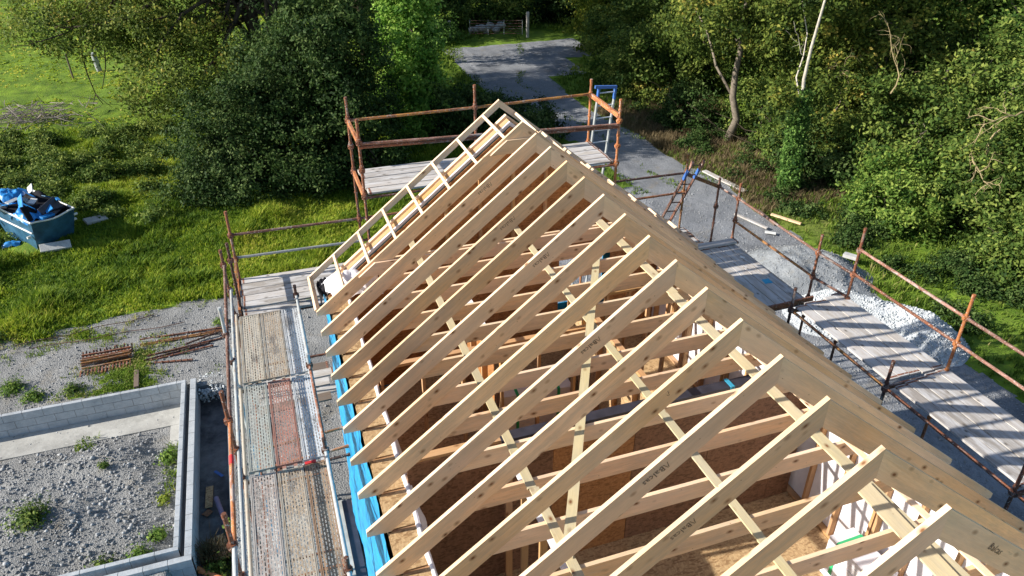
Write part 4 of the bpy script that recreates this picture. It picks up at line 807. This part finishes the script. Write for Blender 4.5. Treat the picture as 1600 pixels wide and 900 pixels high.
rub('concrete_slab', 'block_clean', (-11.35, 16.42, -8.42), (.5, .05, .22), (.95, .34, .12), 'grey white slab leaning at the foot of the skip end', 'slab')
rub('concrete_slab', 'concrete', (-10.28, 18.3, -8.40), (.1, .1, .5), (.75, .42, .10), 'brown grey slab in the shade to the right of the skip', 'slab')
crumple('blue_sheet', 'blue_sheet', (-12.9, 17.3, -8.5), .3, .18, .14, 'scrap of blue sheet on the ground left of the skip', 'plastic sheet', 71, n=14)
# ------------------------------------------------------------------ field gate, posts, tree guard, rocks
gt = empty('field_gate', (11.8, 43.3, ZG)); tag(gt, 'rusty galvanised seven bar field gate across the far track end', 'gate')
ga, gb = Vector((11.6, 43.5, 0)), Vector((15.2, 42.3, 0))
for k, z in enumerate((.25, .42, .58, .75, .95, 1.15)):
    mb = MB(); mb.tube(ga + Vector((0, 0, ZG + z)), gb + Vector((0, 0, ZG + z)), .022, 8); mb.build('bar', M['rust_dark'], gt)
for t in (0, .35, .65, 1.):
    mb = MB(); p = ga.lerp(gb, t); mb.tube(p + Vector((0, 0, ZG + .18)), p + Vector((0, 0, ZG + 1.2)), .026, 8); mb.build('upright', M['galv'], gt)
for p, h, lb in (((15.55, 42.15), 1.75, 'stout timber post at the right end of the field gate'), ((10.2, 43.9), 1.15, 'weathered timber post left of the field gate')):
    mb = MB(); mb.beam((*p, ZG - .1), (*p, ZG + h), .18, .18, (1, 0, 0)); tag(mb.build('timber_post', M['board_grey'], bevel=.01), lb, 'post')
mb = MB(); mb.tube((-13.9, 40.0, ZG - .1), (-13.95, 40.05, ZG + 1.6), .05, 8); tag(mb.build('timber_post', M['board_dark']), 'thin dark fence post at the edge of the field', 'post')
mb = MB(); mb.tube((-12.6, 41.2, ZG), (-12.7, 41.2, ZG + 1.3), .16, 12); tag(mb.build('tree_guard', M['galv']), 'pale plastic tree guard under the field tree', 'tree guard')
for k in range(9):
    p = (12.2 + k * .27, 44.4 + rng.uniform(-.3, .8), ZG + .15 + .12 * (k % 3))
    mb = MB(); import bmesh
    me = bpy.data.meshes.new('boulder'); bm = bmesh.new(); bmesh.ops.create_icosphere(bm, subdivisions=2, radius=rng.uniform(.25, .42))
    for v in bm.verts: v.co *= 1 + .18 * sin(v.co.x * 9 + k) * cos(v.co.y * 11 - k); v.co.z *= .75
    bm.to_mesh(me); bm.free(); me.materials.append(M['concrete']); o = link('boulder', me); o.location = p; tag(o, '%s boulder in the heap behind the field gate, %s from the left' % (('pale', 'grey')[k % 2], ('first', 'second', 'third', 'fourth', 'fifth', 'sixth', 'seventh', 'eighth', 'ninth')[k]), 'boulder', 'boulders heaped behind the field gate')
# ------------------------------------------------------------------ loose stones
x, y = scatter(9000, -15.9, -7.05, 1.25, 6.0); z = height(x, y); ok = (z > -9.12)
rocks('loose_stones', 'rubble stones strewn inside the block foundation', x[ok], y[ok], z[ok] + .01, .008 + .06 * rng.random(ok.sum()) ** 7 + .014 * rng.random(ok.sum()), 'stones')
x, y = scatter(12000, -16, -3.4, -2, 11.4); ok = (region(x, y) == 1); z = height(x, y)
rocks('loose_stones', 'loose grey stones on the left gravel yard', x[ok], y[ok], z[ok] + .01, .009 + .035 * rng.random(ok.sum()) ** 5, 'stones')
x, y = scatter(9000, 4, 14, -4, 14); ok = region(x, y) == 2
rocks('loose_stones', 'loose stones on the right yard', x[ok], y[ok], height(x[ok], y[ok]) + .01, .012 + .03 * rng.random(ok.sum()) ** 3, 'stones')
x, y = scatter(700, -6.6, -5.9, 6.55, 7.3); rocks('loose_stones', 'pebbles heaped at the head of the trench', x, y, np.full(700, -8.66) - (y < 6.85) * rng.random(700) * .35, rng.uniform(.03, .06, 700), 'stones_pale')

# ------------------------------------------------------------------ grass and weeds
def gpts(n, x0, x1, y0, y1, cond):
    x, y = scatter(n, x0, x1, y0, y1); ok = cond(x, y); x, y = x[ok], y[ok]; return np.stack([x, y, height(x, y)], 1)
P_ = gpts(80000, -22, 5, 10.2, 30, lambda x, y: (region(x, y) == 0) & ~((np.abs(x - C1.x + .6) < 1.0) & (np.abs(y - 17.5) < 1.2)) & (rng.random(len(x)) < np.clip(1.6 - (y - 10) / 22, .35, 1)))
grass('grass', 'tall rough grass left of the house', P_, .10 + .20 * np.clip(fbm(P_[:, 0], P_[:, 1], 1.6, 41) + .45, 0, 2) ** 1.4, .013, 'grass_lush', .8, 6, -.02)
P_ = gpts(16000, -40, 6, 30, 75, lambda x, y: region(x, y) == 0)
grass('grass', 'short bright grass of the far field', P_, np.full(len(P_), .07), .04, 'grass_lush', .9, 4, .22)
P_ = gpts(22000, 8, 30, -6, 45, lambda x, y: (region(x, y) == 0) & (y < 18.))
grass('grass', 'grass along the right hand verge', P_, .15 + .12 * np.clip(fbm(P_[:, 0], P_[:, 1], .8, 42) + .5, 0, 2), .014, 'grass', .7, 6)
P_ = gpts(12000, 11, 20, 11, 25, lambda x, y: (region(x, y) == 0)); grass('grass', 'dry brown stalks beside the track', P_, rng.uniform(.08, .35, len(P_)), .010, 'grass_dry', .6, 5)
P_ = gpts(7000, 6, 24, 24, 45, lambda x, y: (region(x, y) == 0)); grass('grass', 'grass at the far bend of the track', P_, rng.uniform(.1, .3, len(P_)), .025, 'grass', .7, 5)
P_ = gpts(15000, -16, -6.0, 7.2, 11.4, lambda x, y: (fbm(x, y, .85, 11) + .5 * fbm(x, y, 3.1, 12) + rng.normal(0, .28, len(x)) > .62)); grass('grass', 'weedy grass patches on the gravel', P_, rng.uniform(.03, .10, len(P_)), .010, 'grass', .9, 5, .2)
P_ = gpts(9000, 7, 16, 14, 44, lambda x, y: (region(x, y) == 2) & ((np.abs(x - track_c(y)) < .22) | (np.abs(x - track_c(y)) > track_w(y) * .82)) & (fbm(x, y, .6, 91) > -.1)); grass('grass', 'thin grass growing along the track crown and edges', P_, rng.uniform(.04, .12, len(P_)), .015, 'grass', .9, 4)
P_ = gpts(1500, -9.5, -6.98, 1.2, 6.2, lambda x, y: (np.minimum(-7.05 - x, 6.0 - y) < .38) & (fbm(x, y, 2, 77) > .1)); grass('grass', 'weeds along the inside edge of the foundation', P_, rng.uniform(.05, .12, len(P_)), .012, 'grass', .9, 5, .1)
def weed(nm, label, c, r, h, mat, n, sz):
    m = n; d = rng.normal(size=(m, 3)) * np.array([r * .45, r * .45, h * .32]); d[:, 2] = np.abs(d[:, 2]) + .02; P = np.array(c) + d; N = d / np.linalg.norm(d, axis=1, keepdims=True) + rng.normal(size=(m, 3)) * .4 + [0, 0, .5]; N /= np.linalg.norm(N, axis=1, keepdims=True)
    V, F = leaf_faces(P, N, sz); n0 = len(V); V = np.concatenate([V, [[c[0], c[1], c[2]], [c[0] + .004, c[1] + .004, c[2]]], V[0::4] + [.003, .003, 0]])      # a thin stalk ties every leaf to the root
    St = np.stack([np.full(m, n0), np.full(m, n0 + 1), np.arange(m) + n0 + 2, np.arange(m) * 4], 1); F = np.concatenate([F, St])
    tag(mesh_np(nm, V, F, M[mat], var=np.concatenate([np.clip(.5 + rng.normal(0, .2, m), 0, 1), np.full(m, .15)])), label, 'plant')
WD = [((-10.0, 3.35, -8.85), .40, .55, 'leaf_mid', 700, 'leafy green bush growing on the gravel fill'), ((-7.30, 4.6, -9.0), .24, .3, 'leaf_bright', 360, 'bright green weed against the inner block wall'), ((-7.42, 2.15, -9.0), .20, .22, 'leaf_bright', 260, 'yellow green weed low on the right inside the foundation'), ((-7.75, 1.68, -9.0), .26, .26, 'leaf_bright', 330, 'spiky green weed by the near inner block wall'), ((-8.4, 1.55, -9.0), .32, .3, 'leaf_mid', 420, 'dark green weed along the near block wall'),
      ((-7.35, 3.2, -9.0), .16, .16, 'leaf_yellow', 160, 'small yellow weed on the concrete strip'), ((-8.7, 4.6, -8.82), .11, .14, 'leaf_mid', 120, 'tiny weed in the middle of the fill'), ((-11.2, 8.2, -8.6), .35, .35, 'leaf_bright', 420, 'weed clump on the gravel at the far left'), ((-10.6, 7.6, -8.6), .3, .3, 'leaf_bright', 340, 'weed clump just behind the foundation wall'), ((-9.7, 7.6, -8.6), .3, .25, 'leaf_mid', 300, 'weed clump below the bracket stack'), ((-12.2, 10.9, -8.6), .5, .45, 'leaf_mid', 600, 'leafy clump at the gravel edge on the far left'), ((-5.98, 9.75, -8.6), .22, .2, 'leaf_bright', 260, 'bright tuft at the scaffold foot by the tube ends'), ((-5.85, 1.75, -9.1), .25, .45, 'leaf_mid', 320, 'green weed behind the left scaffold tubes'), ((-6.2, .9, -9.1), .3, .4, 'leaf_mid', 300, 'green weed near the orange drain pipe')]
for c, r, h, mt, n_, lb in WD: weed('weed', lb, c, r, h, mt, n_, .05)
P_ = np.stack([rng.normal(-6.35, .12, 60), rng.normal(1.25, .15, 60), np.full(60, -9.12)], 1); o = grass('dock_plant', 'rusty brown seeding dock plant in the trench', P_, rng.uniform(.3, .5, 60), .009, 'grass_dry', .6, 6, -.28); del o['kind']; o['category'] = 'plant'
# brushwood heap at the field edge
mb = MB()
for k in range(230):
    a = Vector((rng.normal(-14.6, 1.3), rng.normal(32.2, .9), ZG + abs(rng.normal(.35, .3)))); d = Vector((rng.normal(0, 1), rng.normal(0, .6), rng.normal(0, .25))).normalized() * rng.uniform(.5, 1.4); mb.path([a - d / 2, a + Vector((0, 0, rng.normal(0, .08))), a + d / 2], [.022, .016, .006], 4)
tag(mb.build('brushwood_heap', M['twig_grey']), 'grey heap of cut brushwood at the field edge', 'brushwood')

# ------------------------------------------------------------------ trees and bushes
A = 'leafy tree behind the left scaffold'
T = tree
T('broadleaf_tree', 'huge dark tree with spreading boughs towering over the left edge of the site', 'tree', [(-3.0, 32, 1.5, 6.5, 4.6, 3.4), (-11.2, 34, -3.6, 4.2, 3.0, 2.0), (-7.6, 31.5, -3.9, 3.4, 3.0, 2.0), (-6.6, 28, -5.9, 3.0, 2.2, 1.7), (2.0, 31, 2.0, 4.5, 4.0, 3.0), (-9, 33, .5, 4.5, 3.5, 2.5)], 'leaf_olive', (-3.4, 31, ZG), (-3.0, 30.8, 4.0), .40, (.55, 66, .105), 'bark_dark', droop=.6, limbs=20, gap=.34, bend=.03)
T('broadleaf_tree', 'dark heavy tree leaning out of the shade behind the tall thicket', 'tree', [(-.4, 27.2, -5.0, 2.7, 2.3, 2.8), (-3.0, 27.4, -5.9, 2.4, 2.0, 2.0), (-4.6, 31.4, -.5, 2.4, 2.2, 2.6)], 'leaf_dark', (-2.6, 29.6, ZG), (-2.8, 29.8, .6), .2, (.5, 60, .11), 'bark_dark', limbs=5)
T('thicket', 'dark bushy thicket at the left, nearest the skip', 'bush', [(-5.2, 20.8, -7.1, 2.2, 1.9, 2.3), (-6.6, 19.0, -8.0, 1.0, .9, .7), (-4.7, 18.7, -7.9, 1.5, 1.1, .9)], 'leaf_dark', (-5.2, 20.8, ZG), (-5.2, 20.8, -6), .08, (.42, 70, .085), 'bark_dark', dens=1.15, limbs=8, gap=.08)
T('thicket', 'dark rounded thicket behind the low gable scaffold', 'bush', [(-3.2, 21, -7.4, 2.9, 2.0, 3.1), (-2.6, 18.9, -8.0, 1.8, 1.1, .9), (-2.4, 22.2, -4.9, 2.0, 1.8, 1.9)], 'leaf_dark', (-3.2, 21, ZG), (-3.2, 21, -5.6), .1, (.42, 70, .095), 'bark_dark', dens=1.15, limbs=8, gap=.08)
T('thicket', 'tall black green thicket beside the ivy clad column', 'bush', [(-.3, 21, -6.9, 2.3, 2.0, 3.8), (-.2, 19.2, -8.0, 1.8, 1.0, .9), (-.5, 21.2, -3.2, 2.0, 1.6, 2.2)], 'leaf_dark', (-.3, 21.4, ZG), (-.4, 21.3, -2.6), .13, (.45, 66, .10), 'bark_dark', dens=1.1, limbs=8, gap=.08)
T('ash_sapling', 'tall narrow light green tree rising behind the high gable platform', 'tree', [(3.1, 23.5, -6.6, 1.3, 1.2, 2.2), (3.05, 23.5, -4.2, 1.35, 1.25, 2.4), (3.2, 23.6, -1.8, 1.25, 1.2, 2.2), (3.0, 23.4, -7.8, 1.2, 1.0, .9)], 'leaf_ash', (3.1, 23.5, ZG), (3.1, 23.5, .2), .14, (.36, 58, .12), 'bark', limbs=6, gap=.08)
T('hedge_bush', 'dark shrub tucked right of the light green tree', 'bush', [(4.9, 22.5, -7.5, 1.3, 1.3, 1.7)], 'leaf_dark', (4.9, 22.5, ZG), (4.9, 22.5, -6.8), .06, (.4, 60, .10), 'bark_dark', limbs=4, gap=.1)
T('hedge_bush', 'low dark shrub behind the roof apex', 'bush', [(6.6, 23.2, -7.9, 1.6, 1.5, 1.3)], 'leaf_dark', (6.6, 23.2, ZG), (6.6, 23.2, -7.3), .06, (.4, 64, .10), 'bark_dark', limbs=4, gap=.1)
T('hedge_bush', 'lowest dark shrub ending at the track by the ladder', 'bush', [(8.5, 22.2, -8.15, 1.5, 1.5, 1.0), (7.3, 19.8, -8.2, 1.7, 1.4, .9)], 'leaf_dark', (8.5, 22.0, ZG), (8.4, 22, -7.8), .05, (.36, 64, .09), 'bark_dark', limbs=4, gap=.1)
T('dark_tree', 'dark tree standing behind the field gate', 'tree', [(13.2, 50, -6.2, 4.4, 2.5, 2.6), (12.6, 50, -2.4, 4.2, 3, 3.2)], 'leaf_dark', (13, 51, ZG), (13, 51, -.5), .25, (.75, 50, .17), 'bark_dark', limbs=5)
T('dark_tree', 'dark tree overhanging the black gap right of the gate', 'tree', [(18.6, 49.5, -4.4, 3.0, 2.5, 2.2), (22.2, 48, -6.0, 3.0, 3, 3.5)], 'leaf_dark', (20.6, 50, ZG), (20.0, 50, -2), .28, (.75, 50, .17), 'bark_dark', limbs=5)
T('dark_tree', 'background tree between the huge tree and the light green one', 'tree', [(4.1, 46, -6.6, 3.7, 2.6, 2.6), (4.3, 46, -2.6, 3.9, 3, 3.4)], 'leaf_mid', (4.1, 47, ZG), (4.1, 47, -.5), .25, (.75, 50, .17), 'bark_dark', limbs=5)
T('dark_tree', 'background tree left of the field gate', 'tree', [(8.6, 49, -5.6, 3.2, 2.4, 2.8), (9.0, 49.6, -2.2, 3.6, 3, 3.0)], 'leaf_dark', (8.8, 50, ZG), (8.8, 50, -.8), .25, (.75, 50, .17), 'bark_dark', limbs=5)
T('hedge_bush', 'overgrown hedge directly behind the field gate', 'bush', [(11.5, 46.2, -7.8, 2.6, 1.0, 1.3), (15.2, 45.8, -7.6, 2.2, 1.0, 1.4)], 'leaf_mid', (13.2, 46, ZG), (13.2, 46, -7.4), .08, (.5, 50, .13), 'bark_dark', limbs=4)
T('dark_tree', 'dark foliage added to stand for the shade in the gap right of the gate post', 'tree', [(18.0, 47.5, -7.0, 2.4, 1.4, 2.2), (21.0, 45.5, -7.0, 2.4, 1.8, 2.4)], 'leaf_dark', (19.4, 47.5, ZG), (19.4, 47.5, -5.5), .12, (.5, 56, .13), 'bark_dark', limbs=4, gap=.05)  # foliage added to make the gap beside the gate read as dark shade
T('hedge_bush', 'dark bushes in the hollow between the bare trunk and the ivy clad stem', 'bush', [(16.3, 21.2, -7.6, 1.2, 1.4, 1.2), (17.9, 14.0, -7.5, 1.3, 1.2, 1.3), (18.4, 12.2, -7.6, 1.1, 1.1, 1.2)], 'leaf_dark', (17.9, 14.2, ZG), (17.9, 14.2, -7.2), .06, (.4, 56, .095), 'bark_dark', limbs=4, gap=.12)
T('hedge_bush', 'dark green overhang beside the track just past the blue ladder head', 'bush', [(16.2, 26.5, -6.9, 1.8, 1.8, 1.9), (17.3, 31.5, -6.6, 1.9, 1.8, 1.9)], 'leaf_mid', (16.8, 27, ZG), (16.8, 27, -6.6), .07, (.44, 58, .105), 'bark_dark', limbs=4, gap=.12)
T('gorse_bush', 'grey green scrub beside the left gate post', 'bush', [(8.9, 42.6, -7.9, 1.7, 1.1, 1.0)], 'leaf_ivy', (8.9, 42.6, ZG), (8.9, 42.6, -7.4), .05, (.45, 50, .11), limbs=3)
T('yellow_tree', 'yellow green tree on the right of the far track', 'tree', [(19.2, 37, -7.0, 2.2, 2.0, 1.9), (19.4, 37.5, -4.4, 2.6, 2.4, 2.4)], 'leaf_yellow', (19.3, 37.6, ZG), (19.3, 37.6, -2.5), .16, (.5, 60, .13), 'bark_dark', limbs=5)
T('broadleaf_tree', 'green tree with a dark heart right of the track bend', 'tree', [(19.6, 29.5, -6.8, 3.0, 2.5, 2.4), (20.0, 30, -3.6, 3.2, 2.8, 2.6)], 'leaf_mid', (19.6, 30, ZG), (19.6, 30, -2), .2, (.52, 62, .12), 'bark_dark', limbs=6)
T('hedge_bush', 'leafy green bush at the track edge below the yellow tree', 'bush', [(16.9, 29.4, -8.0, 1.9, 1.6, 1.3)], 'leaf_bright', (16.9, 29.4, ZG), (16.9, 29.4, -7.6), .06, (.42, 60, .105), limbs=4)
T('hedge_bush', 'brown tinged scrub on the bank near the blue ladder head', 'bush', [(16.2, 24.6, -8.3, 1.5, 1.6, .9)], 'leaf_olive', (16.2, 24.6, ZG), (16.2, 24.6, -8), .05, (.38, 46, .09), limbs=4, gap=.3)
T('bare_trunk_tree', 'tree with a tall pale leaning trunk beside the track', 'tree', [(20.2, 24, -3.6, 3.8, 2.8, 2.2), (19.0, 22, -1.2, 3.2, 2.6, 2.0), (16.2, 18.9, -2.7, 2.5, 1.8, 1.3)], 'leaf_olive', (17.2, 18.6, ZG), (17.6, 19.4, -.4), .19, (.55, 56, .12), 'bark', limbs=4, gap=.3, droop=.3)
T('broadleaf_tree', 'shaded green tree behind the pale leaning trunk', 'tree', [(21.0, 25.5, -6.6, 2.8, 2.0, 2.2), (22.4, 22, -6.6, 2.6, 2.2, 2.4)], 'leaf_mid', (21.4, 25, ZG), (21.6, 24.6, -4), .16, (.52, 60, .12), 'bark_dark', limbs=6)
iv = T('ivy_tree', 'silver stemmed tree wrapped in ivy at its foot', 'tree', [(19.6, 17, -3.0, 2.9, 2.5, 2.2), (17.2, 14.5, -.6, 2.4, 2.2, 1.6), (14.9, 12.6, -4.7, .8, .7, .6), (17.0, 13.0, -4.2, 1.0, .9, .9)], 'leaf_olive', (15.95, 12.4, ZG), (15.95, 12.5, .6), .10, (.5, 54, .115), 'bark_pale', limbs=2, gap=.35, bend=.03)
V, F, va = cloud([(15.95, 12.4, -8.0, .34, .34, .9), (15.9, 12.4, -6.9, .30, .30, 1.0), (15.85, 12.4, -5.8, .26, .26, .9), (15.9, 12.4, -5.0, .18, .18, .6)], .2, 46, .075, 2.4, gap=.0); mesh_np('ivy', V, F, M['leaf_ivy'], iv, va)
T('broadleaf_tree', 'tall mixed green tree at the right, left of the top corner', 'tree', [(22.4, 15.5, -4.2, 3.3, 2.6, 2.8), (22.6, 16, -.6, 3.2, 2.6, 2.4)], 'leaf_olive', (22.6, 16.6, ZG), (22.6, 16.6, .8), .22, (.5, 62, .115), 'bark', limbs=12, gap=.22)
T('broadleaf_tree', 'tall tree filling the top right corner', 'tree', [(26.5, 14.5, -3.8, 3.3, 2.6, 2.8), (26.6, 15, -.4, 3.2, 2.6, 2.4)], 'leaf_bright', (26.6, 15.4, ZG), (26.6, 15.4, .8), .22, (.52, 58, .12), 'bark', limbs=12, gap=.25)
T('broadleaf_tree', 'olive tree standing right of the ivy clad stem', 'tree', [(20.9, 15.4, -6.7, 1.9, 1.7, 2.0), (18.9, 13.8, -7.4, 1.4, 1.3, 1.4)], 'leaf_olive', (20.2, 15, ZG), (20.6, 15.2, -5), .12, (.45, 60, .105), 'bark', limbs=6)
T('broadleaf_tree', 'broad bushy tree in the middle of the right hand wood', 'tree', [(20.8, 11.2, -6.2, 2.8, 2.3, 2.4), (23.6, 10.5, -5.2, 2.4, 2.3, 2.6)], 'leaf_mid', (21.6, 11.4, ZG), (21.6, 11.4, -3.8), .16, (.48, 66, .11), 'bark', limbs=9)
T('thicket', 'bright green thicket at the right behind the gravel piles', 'bush', [(17.9, 8.8, -7.8, 1.7, 1.8, 1.8)], 'leaf_bright', (18, 9, ZG), (18, 9, -6.8), .07, (.38, 66, .09), limbs=5, gap=.08)
T('thicket', 'large sunlit thicket at the right edge above the scaffold rail', 'bush', [(20.4, 7.6, -7.4, 2.4, 2.1, 2.5), (22.6, 7.4, -5.4, 2.3, 2.0, 2.2)], 'leaf_mid', (20.6, 7.8, ZG), (20.6, 7.8, -5.5), .1, (.42, 66, .095), limbs=7, gap=.1)
T('thicket', 'yellow green thicket in the lower part of the right edge', 'bush', [(18.9, 4.3, -8.0, 1.7, 1.6, 1.5), (21, 4.4, -7.0, 1.9, 1.7, 2.2)], 'leaf_mid', (19.2, 4.4, ZG), (19.4, 4.4, -7), .07, (.4, 66, .09), limbs=5, gap=.1)
T('thicket', 'dark green thicket at the right beyond the track end of the wood', 'bush', [(19.3, 19.2, -7.6, 1.8, 1.8, 1.5), (18.2, 15.8, -8.0, 1.2, 1.2, .9)], 'leaf_mid', (19.3, 19.2, ZG), (19.3, 19.2, -7), .07, (.42, 60, .10), limbs=5)
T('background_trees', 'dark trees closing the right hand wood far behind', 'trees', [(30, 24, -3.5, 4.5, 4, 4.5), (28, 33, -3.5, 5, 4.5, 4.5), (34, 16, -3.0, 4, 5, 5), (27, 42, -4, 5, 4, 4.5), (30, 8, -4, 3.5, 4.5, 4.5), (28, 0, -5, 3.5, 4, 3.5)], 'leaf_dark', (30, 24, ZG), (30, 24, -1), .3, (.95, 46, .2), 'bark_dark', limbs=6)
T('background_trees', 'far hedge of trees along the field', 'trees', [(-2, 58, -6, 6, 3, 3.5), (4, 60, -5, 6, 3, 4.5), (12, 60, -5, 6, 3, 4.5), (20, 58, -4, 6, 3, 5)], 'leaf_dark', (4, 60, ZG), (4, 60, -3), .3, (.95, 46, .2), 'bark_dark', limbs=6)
V, F, va = cloud([(x, y, ZG + .1, .5, .5, h) for x, y, h in [(rng.uniform(-17, -6.5), rng.uniform(17.5, 30), rng.uniform(.25, .75)) for _ in range(85)]], .26, 34, .075, 1.3, gap=.15); tag(mesh_np('undergrowth', V, F, M['leaf_mid'], var=va), 'nettles and brambles between the skip and the big tree', 'undergrowth', kind='stuff')
V, F, va = cloud([(x, y, ZG + .1, .5, .5, h) for x, y, h in [(rng.uniform(14.6, 18.5), rng.uniform(2, 27), rng.uniform(.2, .6)) for _ in range(60)] if x > 14.2], .22, 26, .065, 1.1, gap=.25); tag(mesh_np('undergrowth', V, F, M['leaf_dark'], var=va), 'scrubby weeds at the foot of the right hand wood', 'undergrowth', kind='stuff')
T('broadleaf_tree', 'tree rising behind the tall light green one, beside the track', 'tree', [(3.5, 38, -1.0, 3.6, 3.2, 3.2), (2.6, 38, 2.5, 3.6, 3.2, 3.0)], 'leaf_dark', (3.2, 38, ZG), (3.2, 38, 2), .24, (.6, 52, .13), 'bark_dark', limbs=6, gap=.3)
# pale dead branches twisting out of the right hand wood
def dead(label, pts, r, seed):
    mb = MB(); rr = random.Random(seed); P = [Vector(p) for p in pts]
    def twist(a, d, L, r_, lv):
        p = Vector(a); q = [p.copy()]; d = Vector(d).normalized(); n = 7
        for k in range(n): d = (d + Vector((rr.gauss(0, .3), rr.gauss(0, .3), rr.gauss(-.04, .3)))).normalized(); p = p + d * L / n; q.append(p.copy())
        mb.path(q, [r_ * (1 - .8 * k / n) for k in range(n + 1)], 5)
        if lv:
            for k in (2, 3, 5, 6): twist(q[k], (d + Vector((rr.gauss(0, .9), rr.gauss(0, .9), rr.gauss(0, .8)))), L * .55, r_ * .55, lv - 1)
    for k in range(len(P) - 1): twist(P[k], P[k + 1] - P[k], (P[k + 1] - P[k]).length * 1.1, r, 2)
    tag(mb.build('dead_branch', M['twig']), label, 'dead branch')
dead('pale twisted dead branch, lower in the right hand wood', [(19.6, 7.0, -4.6), (18.6, 6.9, -5.4), (18.5, 6.8, -6.6)], .035, 3)
dead('pale twisted dead branch, higher in the right hand wood', [(20.8, 7.2, -4.2), (18.8, 7.3, -3.9)], .035, 5)
dead('thin bare twigs above the ivy clad stem', [(17.2, 12.4, -4.0), (18.6, 12.2, -5.0)], .025, 8)
dead('bare twigs at the top of the right hand wood', [(18.6, 11.0, -4.4), (20.0, 10.6, -2.8)], .028, 12)
